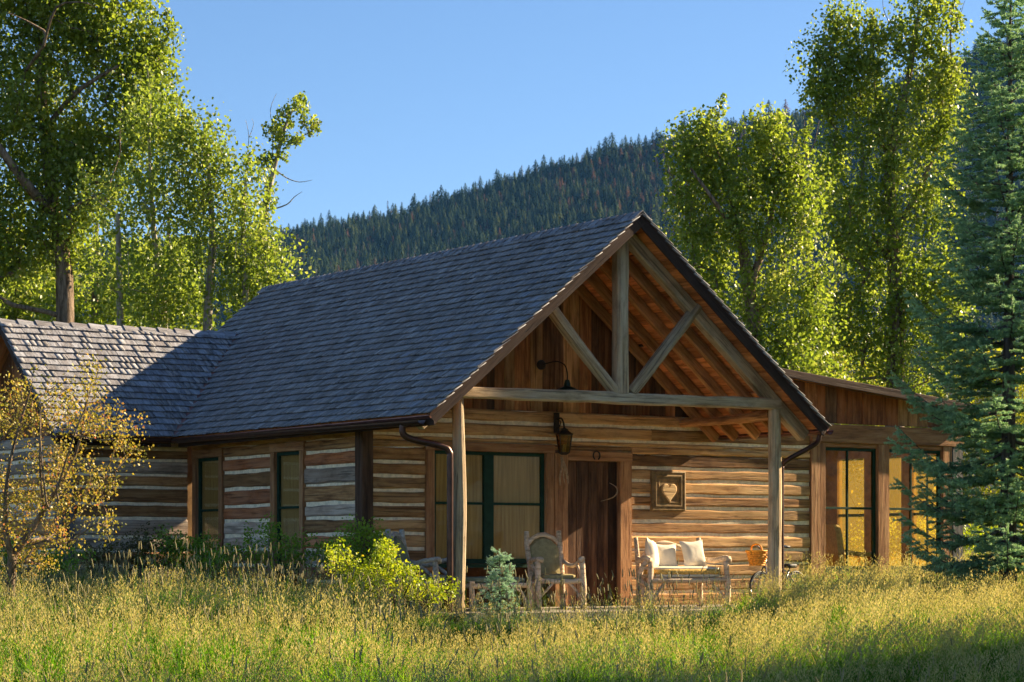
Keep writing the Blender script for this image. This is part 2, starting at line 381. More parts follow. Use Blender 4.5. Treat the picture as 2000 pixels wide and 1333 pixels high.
def scatter(name, pts, scl, rz, idx, protos, tilt=None):
    """stuff: point mesh + geometry nodes instancing one of the prototype meshes per point"""
    me = bpy.data.meshes.new(name); n = len(pts)
    me.vertices.add(n); me.vertices.foreach_set('co', np.ascontiguousarray(pts, dtype=np.float32).ravel())
    def fa(nm, ty, v, dt, key='value'):
        a = me.attributes.new(nm, ty, 'POINT'); a.data.foreach_set(key, np.ascontiguousarray(v, dtype=dt).ravel())
    fa('scl', 'FLOAT', scl, np.float32); fa('idx', 'INT', idx, np.int32)
    rot = np.zeros((n, 3)); rot[:, 2] = rz
    if tilt is not None: rot[:, :2] = tilt
    fa('rot', 'FLOAT_VECTOR', rot, np.float32, 'vector')
    o = bpy.data.objects.new(name, me); COL.objects.link(o)
    coll = bpy.data.collections.new(name + '_kinds')
    for k, pm in enumerate(protos):
        po = bpy.data.objects.new('%s_kind_%02d' % (name, k), pm); coll.objects.link(po)
    g = bpy.data.node_groups.new(name + '_nodes', 'GeometryNodeTree')
    g.interface.new_socket('Geometry', in_out='INPUT', socket_type='NodeSocketGeometry')
    g.interface.new_socket('Geometry', in_out='OUTPUT', socket_type='NodeSocketGeometry')
    gi = g.nodes.new('NodeGroupInput'); go = g.nodes.new('NodeGroupOutput')
    ci = g.nodes.new('GeometryNodeCollectionInfo'); ci.inputs[0].default_value = coll
    ci.inputs['Separate Children'].default_value = True; ci.inputs['Reset Children'].default_value = True
    ip = g.nodes.new('GeometryNodeInstanceOnPoints'); ip.inputs['Pick Instance'].default_value = True
    def na(nm, ty):
        q = g.nodes.new('GeometryNodeInputNamedAttribute'); q.data_type = ty; q.inputs[0].default_value = nm; return q.outputs[0]
    L = g.links.new
    L(gi.outputs[0], ip.inputs['Points']); L(ci.outputs[0], ip.inputs['Instance']); L(na('idx', 'INT'), ip.inputs['Instance Index'])
    L(na('rot', 'FLOAT_VECTOR'), ip.inputs['Rotation']); L(na('scl', 'FLOAT'), ip.inputs['Scale']); L(ip.outputs[0], go.inputs[0])
    md = o.modifiers.new('scatter', 'NODES'); md.node_group = g
    return o

# far conifers
def conifer_mesh(name, h, w, layers, seed, mats, sparse=0.0):
    r = np.random.default_rng(seed); V = []; T = []; R = []
    for i in range(layers):
        t = (i + .3) / layers; z = h * (.08 + .92 * t); rad = w * (1 - t) ** .65 * (.75 + .5 * r.random()) + .12
        nb = int(7 + 5 * (1 - t)); a0 = r.random() * 6
        for k in range(nb):
            if r.random() < sparse: continue
            a = a0 + 2 * PI * k / nb + r.normal() * .2; rr = rad * (.6 + .6 * r.random()); wd = .30 * rr + .18
            c, s = math.cos(a), math.sin(a); zt = z - rr * (.25 + .35 * r.random()); b = len(V)
            V += [(0, 0, z + h * .055), (c * rr - s * wd * .5, s * rr + c * wd * .5, zt), (c * rr * 1.15, s * rr * 1.15, zt - .15), (c * rr + s * wd * .5, s * rr - c * wd * .5, zt)]
            T += [(b, b + 1, b + 2), (b, b + 2, b + 3)]; q = r.random(); R += [q * .6, q, q, q]
    b = len(V)
    for k in range(4):
        a = PI / 2 * k; V.append((.16 * math.cos(a), .16 * math.sin(a), -1)); R.append(0)
    V.append((0, 0, h * 1.02)); R.append(0)
    for k in range(4): T.append((b + k, b + (k + 1) % 4, b + 4))
    me = tri_mesh(name, np.array(V), np.array(T), np.array(R)); me.materials.append(mats); return me
m_con = leafmat('far_conifer_needles', [(0, (.008, .022, .014)), (.45, (.020, .046, .022)), (.75, (.065, .095, .032)), (1, (.17, .18, .05))], .15, rough=.8, spec=.1, objrnd=.65)
m_dead = leafmat('rust_needles', [(0, (.07, .035, .022)), (.6, (.16, .075, .042)), (1, (.24, .125, .07))], .15, rough=.8, spec=.1, objrnd=.5)
m_bare = leafmat('bare_snag_wood', [(0, (.12, .10, .09)), (1, (.24, .21, .19))], .0, rough=.9, spec=.1)
con = [conifer_mesh('conifer_%d' % i, h, w, n, 50 + i, m_con) for i, (h, w, n) in enumerate([(12, 3.6, 11), (13.5, 3.3, 12), (9, 3.8, 8), (14.5, 4.4, 12), (11, 2.6, 11)])]
dead = [conifer_mesh('rust_conifer_%d' % i, h, w, n, 70 + i, m_dead, .25) for i, (h, w, n) in enumerate([(12, 2.8, 11), (10, 2.8, 9)])]
snag = conifer_mesh('snag', 13, 1.1, 12, 90, m_bare, .55)
protos = con + dead + [snag]
P = []; S = []; Z = []; I = []
n_try = 30000
dd = FOOT_D + (RIDGE_D + 25 - FOOT_D) * np.sqrt(rng.random(n_try)); ll = rng.uniform(-330, 560, n_try)
for d, l in zip(dd, ll):
    if abs(l) > .27 * d + 40 and l < 0: continue
    # keep single skyline trees apart, they follow below
    if d > RIDGE_D - 12: continue
    x, y = xy(l, d); z = hill_z(l, d)
    px = 1000 + FPX * l / d; py = HZN - FPX * (z - CAMZ) / d
    if py > 760: continue
    dn = mnoise.noise(Vector((l * .012, d * .009, 7)))
    pd = .03 + .30 * max(0, dn) + (.26 if 1080 < px < 1480 and py < 430 else 0)
    q = random.random()
    i = random.choice((5, 6)) if q < pd else (7 if q < pd + .03 else random.randrange(5))
    P.append((x, y, z - .4)); S.append(random.uniform(.35, .92) * (1.25 if random.random() < .08 else 1)); Z.append(random.random() * 6.28); I.append(i)
prop(scatter('hillside_forest', P, S, Z, I, protos), 'dense dark conifer forest covering the far hillside', 'forest', kind='stuff')
k = 0
for px in np.arange(552, 2010, 7.0):
    pxx = px + random.uniform(-3, 3); d = RIDGE_D + random.uniform(-10, 6); l = (pxx - 1000) / FPX * d
    x, y = xy(l, d); z = hill_z(l, d); q = random.random()
    rust = q < (.22 if 1250 < px < 1600 else .05); bare = not rust and q > .93
    me = random.choice(dead) if rust else (snag if bare else random.choice(con))
    o = link('skyline_conifer', me); o.location = (x, y, z - .4); s = random.uniform(.5, 1.0) * (1.35 if random.random() < .12 else 1)
    q_ = s * random.uniform(1.0, 1.5); o.scale = (q_, q_, s); o.rotation_euler = (0, 0, random.random() * 6)
    prop(o, 'rust brown dead conifer on the skyline of the wooded hill' if rust else ('bare grey snag on the skyline of the wooded hill' if bare else 'small green conifer on the skyline of the wooded hill'), 'tree', 'conifers along the skyline')
#@@CABIN
# ------------------------------------------------------------------ the cabin
cabin = empty('log_cabin')
prop(cabin, 'weathered log cabin with shingle roof, open gable porch, side wing and glazed sunroom', 'cabin')
XR, ZR, K = 2.84, 5.31, 0.84
AR = math.atan(K); CA, SA = math.cos(AR), math.sin(AR)
XE, XE2, YF, YB = -0.47, 6.12, -2.54, 8.2
def part(name, parent=cabin): return empty(name, parent=parent)
def pick(*names): return M[random.choice(names)]

def mapper(plane):
    if plane == 'front': return lambda a, d, z: (a, d, z)
    if plane == 'side': return lambda a, d, z: (d, a, z)
    if plane == 'wing': return lambda a, d, z: (a, 5.35 + d, z)
    if plane == 'wingend': return lambda a, d, z: (-2.12 + d, a, z)
def bx(name, mp, a0, a1, d0, d1, z0, z1, mat, parent, ch=0):
    p, q = mp(a0, d0, z0), mp(a1, d1, z1)
    return box(name, [min(u, v) for u, v in zip(p, q)], [max(u, v) for u, v in zip(p, q)], mat, parent, ch)
def log_section(mp, wall, a0, a1, chinks, ztop, zbot, gap, names, proud=0.0):
    bx('chinking', mp, a0, a1, .022, .12, zbot, ztop, M['mortar'], wall)
    zs = [ztop + gap] + chinks + [zbot - gap]
    for i in range(len(zs) - 1):
        z1 = zs[i] - gap * random.uniform(.75, 1.25); z0 = zs[i + 1] + gap * random.uniform(.75, 1.25); zc = (z0 + z1) / 2
        if z1 - z0 < .03: continue
        # a long row is laid in one or two lengths
        cuts = [a0, a1]
        if a1 - a0 > 4.5 and random.random() < .7: cuts = [a0, a0 + (a1 - a0) * random.uniform(.3, .7), a1]
        for c0, c1 in zip(cuts[:-1], cuts[1:]):
            dp = random.uniform(-.010, .008) - proud
            p, q = mp(c0 + .003, dp + .07, zc), mp(c1 - .003, dp + .07, zc)
            timber('log', p, q, .14, z1 - z0, pick(*names), wall, wob=.012, wobz=.015, ch=.022, seg=max(3, int((c1 - c0) / .16)))

FR = mapper('front'); SD = mapper('side'); WG = mapper('wing'); WE = mapper('wingend')
ch_front = [2.03, 1.84, 1.635, 1.445, 1.245, 1.045, .83, .62, .41, .2]
fw = part('front_wall')
log_section(FR, fw, .155, 1.0, ch_front, 2.225, -.1, .022, ['log_tan', 'log_brown', 'log_brown'])
log_section(FR, fw, 4.545, 7.99, ch_front, 2.225, -.1, .022, ['log_tan', 'log_brown', 'log_tan'])
log_section(FR, fw, .155, 7.99, [2.62, 2.415], 2.80, 2.335, .021, ['log_tan'])
log_section(FR, fw, .155, 1.0, [], 2.33, 2.24, .012, ['log_tan']); log_section(FR, fw, 4.545, 7.99, [], 2.33, 2.24, .012, ['log_tan'])
log_section(FR, fw, 3.19, 4.54, [], 2.33, 2.262, .004, ['log_brown'])
sw = part('side_wall')
ch_side = [1.99, 1.73, 1.47, 1.26, 1.03, .82, .6, .38, .16]
mix_side = ['log_rust', 'log_rust', 'log_brown', 'log_rust', 'log_gray']
for a0, a1 in ((.175, 1.655), (2.675, 4.215)):
    log_section(SD, sw, a0, a1, [2.20] + ch_side, 2.365, -.15, .022, mix_side)
log_section(SD, sw, .175, 5.33, [], 2.56, 2.372, .006, ['log_tan'], proud=.004)
box('corner_post', (-.035, -.03, -.2), (.15, .17, 2.56), M['darkpost'], cabin, .012)
ww = part('wing_wall')
log_section(WG, ww, -1.93, -.04, [2.38, 2.20, 1.97, 1.78, 1.53, 1.31, 1.02, .81, .58, .36, .15], 2.56, -.15, .022, ['log_gray', 'log_brown', 'log_gray'])
log_section(WE, ww, 5.57, 9.0, [2.38, 2.20, 1.97, 1.78, 1.53, 1.31, 1.02, .81, .58, .36, .15], 2.56, -.15, .022, ['log_gray', 'log_brown'])
box('corner_post', (-2.16, 5.31, -.3), (-1.935, 5.56, 2.56), M['greypost'], cabin, .015)

# windows -----------------------------------------------------------
def window(mp, a0, a1, z0, z1, rail, mull=(), cw=.14, blind=True, tint='glass', name='window', muntin=(), label=None, casing=True):
    w = part(name)
    if label: w['label'] = label
    if casing:
        bx('casing', mp, a0 - cw, a0 - .002, -.022, .10, z0 - .1, z1, M['casing'], w); bx('casing', mp, a1 + .002, a1 + cw, -.022, .10, z0 - .1, z1, M['casing'], w)
        bx('casing', mp, a0 - cw - .01, a1 + cw + .01, -.026, .10, z1 + .002, z1 + .125, M['casing'], w)
    fw_ = .05
    bx('sill', mp, a0, a1, -.01, .10, z0 - .055, z0 - .002, M['green'], w)
    bx('frame', mp, a0 + .001, a0 + fw_, .03, .085, z0, z1 - .001, M['green'], w); bx('frame', mp, a1 - fw_, a1 - .001, .03, .085, z0, z1 - .001, M['green'], w)
    bx('frame', mp, a0 + fw_, a1 - fw_, .032, .083, z1 - fw_, z1 - .002, M['green'], w); bx('frame', mp, a0 + fw_, a1 - fw_, .032, .083, z0 + .001, z0 + fw_ + .02, M['green'], w)
    edges = [a0 + fw_]
    for m0, m1 in mull:
        bx('mullion', mp, m0, m1, .025, .087, z0 + fw_ + .02, z1 - fw_, M['green'], w); edges += [m0, m1]
    edges.append(a1 - fw_)
    for e0, e1 in zip(edges[0::2], edges[1::2]):
        bx('meeting_rail', mp, e0, e1, .036, .080, rail - .018, rail + .018, M['green'], w)
        for q0, q1 in ((z0 + fw_ + .02, rail - .018), (rail + .018, z1 - fw_)):
            bx('pane', mp, e0, e1, .056, .061, q0, q1, M[tint], w)
        for mm in muntin:
            if e0 < mm < e1: bx('muntin', mp, mm - .016, mm + .016, .040, .076, z0 + fw_ + .02, z1 - fw_, M['green'], w)
        if blind:
            bx('blind', mp, e0 + .004, e1 - .004, .072, .078, z0 + .02, z1 - .02, M['blind'], w)
    if blind:
        bx('reveal', mp, a0, a1, .19, .21, z0, z1, M['interior'], w)
    return w
window(FR, 1.14, 3.02, .62, 2.205, 1.47, mull=((1.99, 2.15),), label='wide double window with dark green frame and amber blinds on the porch')
window(SD, 1.785, 2.555, .55, 2.235, 1.43, cw=.115, label='narrow green framed window nearest the dark corner post')
window(SD, 4.345, 5.13, .55, 2.235, 1.43, cw=.115, label='narrow green framed window in the corner beside the wing')

# door --------------------------------------------------------------
dr = part('door')
xs = [3.40, 3.60, 3.81, 3.97, 4.17, 4.33]
for a, b in zip(xs[:-1], xs[1:]): box('plank', (a + .003, .055 + random.uniform(-.004, .004), .02), (b - .003, .10, 2.105), M['door'], dr)
box('casing', (3.165, -.030, -.05), (3.395, .10, 2.21), M['casing'], dr); box('casing', (4.335, -.026, -.05), (4.54, .10, 2.112), M['casing'], dr)
box('casing', (3.40, -.028, 2.114), (4.55, .10, 2.255), M['casing'], dr)
box('backing', (3.40, .12, 0), (4.33, .14, 2.1), M['interior'], dr)
tube('handle', [(4.19, .05, 1.80), (4.23, -.05, 1.74), (4.24, -.07, 1.66), (4.16, -.06, 1.58), (4.03, .05, 1.53)], [.004, .009, .010, .009, .004], M['antler'], dr)

# gable planks ------------------------------------------------------
def plank_poly(x0, x1, z0, top, y0, y1, mat, parent, name='plank'):
    a, b = top(x0), top(x1)
    pts = [(0, x0), (0, x1), (b - z0, x1)]
    if x0 < XR < x1 and name == 'plank': pts.append((top(XR) - z0, XR))
    pts.append((a - z0, x0))
    n = len(pts); V = [(u, v, y0) for u, v in pts] + [(u, v, y1) for u, v in pts]
    F = [tuple(range(n)), tuple(reversed(range(n, 2 * n)))] + [(i + n, (i + 1) % n + n, (i + 1) % n, i) for i in range(n)]
    return link(name, mesh(name, V, F), mat, parent, Matrix(((0, 1, 0, 0), (0, 0, 1, 0), (1, 0, 0, z0), (0, 0, 0, 1))))
gw = part('gable_wall')
top = lambda x: ZR - .075 - K * abs(x - XR)
x = .05
while x < 5.65:
    w = random.uniform(.13, .29); x1 = min(x + w, 5.68); o = random.uniform(0, .012)
    rust = (1.55 < x < 1.72)
    if top(x) > 2.83 and top(x1) > 2.83: plank_poly(x + .003, x1 - .003, 2.805, top, .03 - o, .07, M['plank_rust'] if rust else M[random.choice(('plank', 'plank_dark', 'plank_dark', 'plank_light', 'plank'))], gw)
    x = x1
box('backing', (.2, .08, 2.6), (5.5, .10, 2.9), M['interior'], gw)
plank_poly(.1, XR, 2.7, lambda x: top(x) - .03, .08, .10, M['interior'], gw, 'backing'); plank_poly(XR, 5.6, 2.7, lambda x: top(x) - .03, .08, .10, M['interior'], gw, 'backing')

# roof --------------------------------------------------------------
class Slope:
    def __init__(s, O, U, V, n): s.O, s.U, s.V, s.n = Vector(O), Vector(U), Vector(V), Vector(n)
    def p(s, u, v, h=0): return s.O + s.U * u + s.V * v + s.n * h
    def mat(s, u, v, h=0, spin=0.0):
        o = s.p(u, v, h); x = s.V * math.cos(spin) + s.U * math.sin(spin); z = s.n; y = z.cross(x)
        return Matrix(((x.x, y.x, z.x, o.x), (x.y, y.y, z.y, o.y), (x.z, y.z, z.z, o.z), (0, 0, 0, 1)))
ZE = ZR - K * (XR - XE)
LEFT = Slope((XE, YF, ZE), (0, 1, 0), (CA, 0, SA), (-SA, 0, CA))
RIGHT = Slope((XE2, YF, ZR - K * (XE2 - XR)), (0, 1, 0), (-CA, 0, SA), (SA, 0, CA))
WX0, WY0, WY1 = -2.42, 4.90, 7.10
WF = Slope((WX0, WY0, ZE), (1, 0, 0), (0, CA, SA), (0, -SA, CA))
WB = Slope((WX0, 2 * WY1 - WY0, ZE), (1, 0, 0), (0, -CA, SA), (0, SA, CA))
LVL, LVR, LVW = (XR - XE) / CA, (XE2 - XR) / CA, (WY1 - WY0) / CA
roof = part('main_roof'); wroof = part('wing_roof')
EXPO = .160; SHL = .30
def cam_area(c, e1, e2):
    q = [c, c + e1, c + e1 + e2, c + e2]; P2 = []
    for p in q:
        l, d = ld(p.x, p.y); P2.append((FPX * l / d, FPX * p.z / d))
    return abs(sum(P2[i][0] * P2[(i + 1) % 4][1] - P2[(i + 1) % 4][0] * P2[i][1] for i in range(4))) / 2
cand = []
def shingles(sl, Lu, Lv, par, keep, ok, seen):
    v = -.035
    while v < Lv - .02:
        u = -.035
        while u < Lu:
            w = random.choice((.075, .09, .10, .12, .14, .16, .19)); uc = u + w / 2
            if keep(uc, v) and uc - w / 2 > -.045 and uc + w / 2 < Lu + .045:
                dv = random.uniform(-.009, .009); hh = random.uniform(0, .005); L = min(SHL, Lv - v - dv + .01)
                if L > .05:
                    ar = cam_area(sl.p(uc, v), sl.U * w, sl.V * EXPO) if seen and ok(uc, v) else 0
                    cand.append((ar, sl, par, uc, v + dv, w, L, hh, random.uniform(-.006, .006)))
            u += w + random.choice((.002, .003, .006))
        v += EXPO
c_main = lambda u, v: v * CA + .22 > min(u - 7.44, 4.4 - (u - 7.44)) if u > 7.44 else True
shingles(LEFT, YB - YF, LVL, roof, c_main, lambda u, v: (v * CA > min(u - 7.44, 4.4 - (u - 7.44)) + .05) if u > 7.44 else True, True)
shingles(RIGHT, YB - YF, LVR, roof, lambda u, v: u < 2.75 or v > 2.0, None, False)
c_wing = lambda u, v: u < 1.95 + v * CA + .12
def wing_seen(u, v):
    p = WF.p(u, v); l, d = ld(p.x, p.y); return u < 1.95 + v * CA - .06 and 1000 + FPX * l / d > 20
shingles(WF, 6, LVW, wroof, c_wing, wing_seen, True)
shingles(WB, 6, LVW, wroof, c_wing, None, False)
cand.sort(key=lambda c: -c[0])
sh_mesh = {}
def shingle_geo(w, L):
    return [(0, -w / 2, .028), (0, w / 2, .028), (0, w / 2, .044), (0, -w / 2, .044), (L, -w / 2, -.012), (L, w / 2, -.012), (L, w / 2, -.004), (L, -w / 2, -.004)]
SHF = [(3, 2, 1, 0), (4, 5, 6, 7), (0, 1, 5, 4), (1, 2, 6, 5), (2, 3, 7, 6), (3, 0, 4, 7)]
SHF = [tuple(reversed(f)) for f in SHF]
rest = {}
for i, (ar, sl, par, u, v, w, L, hh, spin) in enumerate(cand):
    if i < 300 and ar > 0:
        key = (w, round(L, 2))
        if key not in sh_mesh: sh_mesh[key] = mesh('shingle', shingle_geo(*key), SHF); sh_mesh[key].materials.append(M['shingle'])
        link('shingle', sh_mesh[key], None, par, sl.mat(u, v, .012 + hh, spin))
    else: rest.setdefault((id(sl), par.name), (sl, par, []))[2].append((u, v, w, L, hh, spin))
for sl, par, items in rest.values():
    Mi = sl.mat(0, 0); inv = Mi.inverted(); V = []; T = []; R = []
    for (u, v, w, L, hh, spin) in items:
        A = inv @ sl.mat(u, v, .012 + hh, spin); b = len(V)
        V += [tuple(A @ Vector(p)) for p in shingle_geo(w, L)]; R += [random.random()] * 8
        for f in SHF: T += [(b + f[0], b + f[1], b + f[2]), (b + f[0], b + f[2], b + f[3])]
    o = link('shingles', tri_mesh('shingles', np.array(V), np.array(T), np.array(R)), M['shingle'], par, Mi); o['kind'] = 'stuff'
# sheathing slabs under the shingles (the porch part is built of boards)
def slab(name, sl, u0, u1, v0, v1, h0, h1, mat, par):
    V = [(v0, u0, h0), (v1, u0, h0), (v1, u1, h0), (v0, u1, h0), (v0, u0, h1), (v1, u0, h1), (v1, u1, h1), (v0, u1, h1)]
    y = sl.n.cross(sl.V); s = 1 if y.dot(sl.U) > 0 else -1
    V = [(a, s * b, c) for a, b, c in V]
    F = [(3, 2, 1, 0), (4, 5, 6, 7), (0, 1, 5, 4), (1, 2, 6, 5), (2, 3, 7, 6), (3, 0, 4, 7)]
    if s < 0: F = [tuple(reversed(f)) for f in F]
    return link(name, mesh(name, V, F), mat, par, sl.mat(0, 0))
slab('sheathing', LEFT, 2.64, YB - YF - .03, .02, LVL, -.04, -.004, M['deck_under'], roof)
slab('sheathing', RIGHT, 2.64, YB - YF - .03, 1.9, LVR, -.04, -.004, M['deck_under'], roof)
slab('sheathing', WF, .03, 4.1, .02, LVW, -.04, -.004, M['deck_under'], wroof); slab('sheathing', WB, .03, 4.1, .02, LVW, -.04, -.004, M['deck_under'], wroof)
for sl, Lv in ((LEFT, LVL), (RIGHT, LVR)):
    v = .01
    while v < Lv - .02:
        w = min(random.uniform(.15, .22), Lv - v)
        a, b = sl.p(.03, v + w / 2, -.020), sl.p(2.60, v + w / 2, -.020)
        timber('roof_board', a, b, w - .006, .032, M['deck_under'], roof, up=sl.n, seg=4, wob=.004, wobz=.006, ch=.004)
        v += w
    # rafters: the front one is the heavy truss chord
    for i, u in enumerate((.44, .94, 1.44, 1.94, 2.40)):
        wd, hh = (.15, .17) if i == 0 else (.085, .145)
        timber('rafter', sl.p(u, -.02 if i == 0 else .03, -.04 - hh / 2), sl.p(u, Lv - .04, -.04 - hh / 2), wd, hh, M['beam'] if i == 0 else M['rafter'], roof, up=sl.n, wob=.008)
for y in np.arange(.5, 8.0, .47):
    timber('rafter_tail', LEFT.p(y - YF, .05, -.095), LEFT.p(y - YF, .9, -.095), .06, .10, M['rafter'], roof, up=LEFT.n, seg=1)
for x_ in np.arange(-2.0, -.3, .42):
    timber('rafter_tail', WF.p(x_ - WX0, .05, -.095), WF.p(x_ - WX0, .9, -.095), .06, .10, M['rafter'], wroof, up=WF.n, seg=1)
def rake(sl, u, Lv, par, hgt=.145):
    timber('barge_board', sl.p(u, -.03, -.058), sl.p(u, Lv + .02, -.058), .03, hgt, M['barge'], par, up=sl.n, wob=.002, ch=.004)
    timber('drip_edge', sl.p(u - .018, -.03, .010), sl.p(u - .018, Lv + .0, .010), .012, .03, M['gutter'], par, up=sl.n, wob=.001, ch=.002)
for sl, Lv in ((LEFT, LVL), (RIGHT, LVR)):
    rake(sl, .015, Lv, roof); rake(sl, YB - YF - .015, Lv, roof)
rake(WF, .015, LVW, wroof); rake(WB, .015, LVW, wroof)
timber('drip_edge', LEFT.p(0, -.035, -.012), LEFT.p(7.42, -.035, -.012), .02, .055, M['copper'], roof, up=LEFT.n, wob=.002)
timber('drip_edge', RIGHT.p(0, -.035, -.012), RIGHT.p(2.6, -.035, -.012), .02, .055, M['copper'], roof, up=RIGHT.n, wob=.002)
timber('drip_edge', WF.p(0, -.035, -.012), WF.p(1.92, -.035, -.012), .02, .05, M['copper'], wroof, up=WF.n, wob=.002)
timber('fascia', LEFT.p(0, -.01, -.09), LEFT.p(7.42, -.01, -.09), .022, .13, M['barge'], roof, up=(0, 0, 1), wob=.002)
timber('fascia', WF.p(0, -.01, -.09), WF.p(1.9, -.01, -.09), .022, .13, M['barge'], wroof, up=(0, 0, 1), wob=.002)
# valley flashing
va = Vector((XE - .02, WY0 - .02, ZE + .035)); t_ = (XR - XE) and (WY1 - WY0)
vb = Vector((XE + t_, WY0 + t_, ZE + K * t_ + .035))
timber('valley_flashing', va, vb, .085, .035, M['copper'], roof, up=(0, 0, 1), wob=.004, ch=.006)
# ridge caps
def cap_mesh(w, L):
    V = []
    for x_, dz in ((0, .03), (L, .006)):
        for s, q in ((-1, 0), (0, 0), (1, 0), (1, 1), (0, 1), (-1, 1)):
            V.append((x_, s * w * CA, -abs(s) * w * SA + dz - (0 if q == 0 else .017)))
    n = 6; F = [(0, 1, 4, 5), (1, 2, 3, 4), (6, 11, 10, 7), (7, 10, 9, 8)]
    for i in range(n): F.append((i, i + n, (i + 1) % n + n, (i + 1) % n))
    m = mesh('ridge_cap', V, [tuple(reversed(f)) for f in F]); m.materials.append(M['shingle']); return m
cm = [cap_mesh(.15, .30), cap_mesh(.16, .30), cap_mesh(.14, .30)]
y = YF - .03
while y < YB - .1:
    o = link('ridge_cap', random.choice(cm), None, roof, frame((XR, y, ZR + .035), (XR, y + 1, ZR + .035 + random.uniform(-.012, .012)))); y += .19
x_ = WX0 - .02
while x_ < 1.55:
    o = link('ridge_cap', random.choice(cm), None, wroof, frame((x_, WY1, ZE + LVW * SA + .03), (x_ + 1, WY1, ZE + LVW * SA + .03 + random.uniform(-.01, .01)))); x_ += .30

# porch frame -------------------------------------------------------
pf = part('porch_truss')
timber('tie_beam', (.13, -2.1, 2.855), (5.58, -2.1, 2.885), .17, .15, M['beam'], pf, wob=.012, wobz=.016, ch=.02, seg=20)
timber('king_post', (2.81, -2.1, 2.935), (2.81, -2.1, ZR - .14), .19, .19, M['beam'], pf, up=(0, 1, 0), wob=.012, ch=.03, seg=8)
def pole(name, p0, p1, r0, r1, mat, par, n=10, rough=.12):
    p0, p1 = Vector(p0), Vector(p1); L = (p1 - p0).length; k = max(3, int(L / .25)); s = random.random() * 90
    rings = []
    for i in range(k + 1):
        r = r0 + (r1 - r0) * i / k; xx = L * i / k
        oy, oz = .02 * mnoise.noise(Vector((xx * .8, s, 1))), .02 * mnoise.noise(Vector((xx * .8, s, 4)))
        rings.append([(xx, oy + r * math.cos(2 * PI * j / n) * (1 + rough * mnoise.noise(Vector((xx * 1.5, j * .8, s)))), oz + r * math.sin(2 * PI * j / n) * (1 + rough * mnoise.noise(Vector((xx * 1.5, j * .8, s))))) for j in range(n)])
    V, F = loft(rings); return link(name, mesh(name, V, F), mat, par, frame(p0, p1))
pole('strut', (1.60, -2.1, 4.10), (2.72, -2.1, 2.945), .088, .082, M['beam'], pf); pole('strut', (4.16, -2.12, 4.24), (2.98, -2.1, 2.945), .082, .086, M['beam'], pf)
pole('porch_post', (.22, -2.1, -.4), (.22, -2.1, 2.785), .092, .078, M['beam'], pf, 12); pole('porch_post', (5.52, -2.1, -.4), (5.52, -2.1, 2.81), .104, .092, M['beam'], pf, 12)
pole('eave_plate', (5.52, -2.02, 2.74), (5.50, .02, 2.70), .075, .06, M['rafter'], pf); pole('eave_plate', (.2, -2.02, 2.70), (.2, .02, 2.70), .07, .06, M['rafter'], pf)
dk = part('porch_deck')
y = -2.62
while y < -.06:
    w = .145; box('plank', (-.05, y, -.04), (6.35, min(y + w - .006, -.03), random.uniform(-.004, .0)), M['deckplank'], dk); y += w
box('rim_board', (-.05, -2.66, -.36), (6.35, -2.625, -.003), M['deckplank'], dk)
box('step', (3.2, -3.02, -.24), (5.4, -2.67, -.19), M['deckplank'], dk); box('step_riser', (3.22, -2.98, -.75), (5.38, -2.72, -.242), M['deckplank'], dk)

# gutters and downspouts -------------------------------------------
def gutter(name, p0, p1, par, r=.062, t=.006):
    p0, p1 = Vector(p0), Vector(p1); L = (p1 - p0).length; n = 10; ring = []
    for k in range(n + 1): a = PI + PI * k / n; ring.append((math.cos(a) * r, math.sin(a) * r))
    ring.append((r + .012, .006))
    for k in range(n, -1, -1): a = PI + PI * k / n; ring.append((math.cos(a) * (r - t), math.sin(a) * (r - t) + .002))
    ring.append((-r - .012, .006))
    V, F = loft([[(x_, a, b) for a, b in ring] for x_ in (0, L)], cap=False)
    return link(name, mesh(name, V, F), M['gutter'], par, frame(p0, p1))
gt = part('gutter_system')
gutter('gutter', (-.545, -2.42, 2.455), (-.545, 4.85, 2.50), gt); gutter('gutter', (XE2 + .075, -2.52, 2.515), (XE2 + .075, -.05, 2.53), gt); gutter('gutter', (-2.35, 4.825, 2.50), (-.58, 4.825, 2.505), gt)
tube('downspout', [(-.545, -1.97, 2.42), (-.545, -1.97, 2.30), (-.42, -2.0, 2.23), (-.05, -2.1, 2.15), (.05, -2.13, 2.08), (.06, -2.14, 1.9), (.06, -2.14, .8), (.06, -2.14, -.3)], .043, M['gutter'], gt, 10, 5)
tube('downspout', [(XE2 + .07, -2.3, 2.47), (XE2 + .05, -2.28, 2.36), (XE2 - .08, -2.24, 2.27), (5.82, -2.08, 2.12), (5.735, -2.03, 2.03), (5.72, -2.02, 1.9), (5.72, -2.02, .8), (5.72, -2.02, -.3)], .036, M['gutter'], gt, 10, 5)

# sunroom -----------------------------------------------------------
sr = part('sunroom')
ltop = lambda x: 3.53 - .1 * (x - 7.76)
x = 5.3
while x < 11.05:
    w = random.uniform(.15, .27); x1 = min(x + w, 11.1)
    plank_poly(x + .003, x1 - .003, 2.805, lambda q: min(ltop(q) - .09, 9), .05 - random.uniform(0, .01), .09, M[random.choice(('plank', 'plank_dark', 'plank', 'plank_rust', 'plank_light'))], sr, 'siding_plank'); x = x1
timber('header_beam', (8.0, .04, 2.64), (11.22, .04, 2.64), .18, .29, M['casing'], sr, wob=.006, ch=.012)
timber('lean_to_roof', (4.55, 1.95, ltop(4.55) - .03), (11.75, 1.95, ltop(11.75) - .03), 4.42, .05, M['roofmetal'], sr, seg=2, wob=0)
timber('lean_to_fascia', (6.0, -.26, ltop(6.0) - .06), (11.75, -.26, ltop(11.75) - .06), .03, .13, M['barge'], sr, seg=2, wob=0)
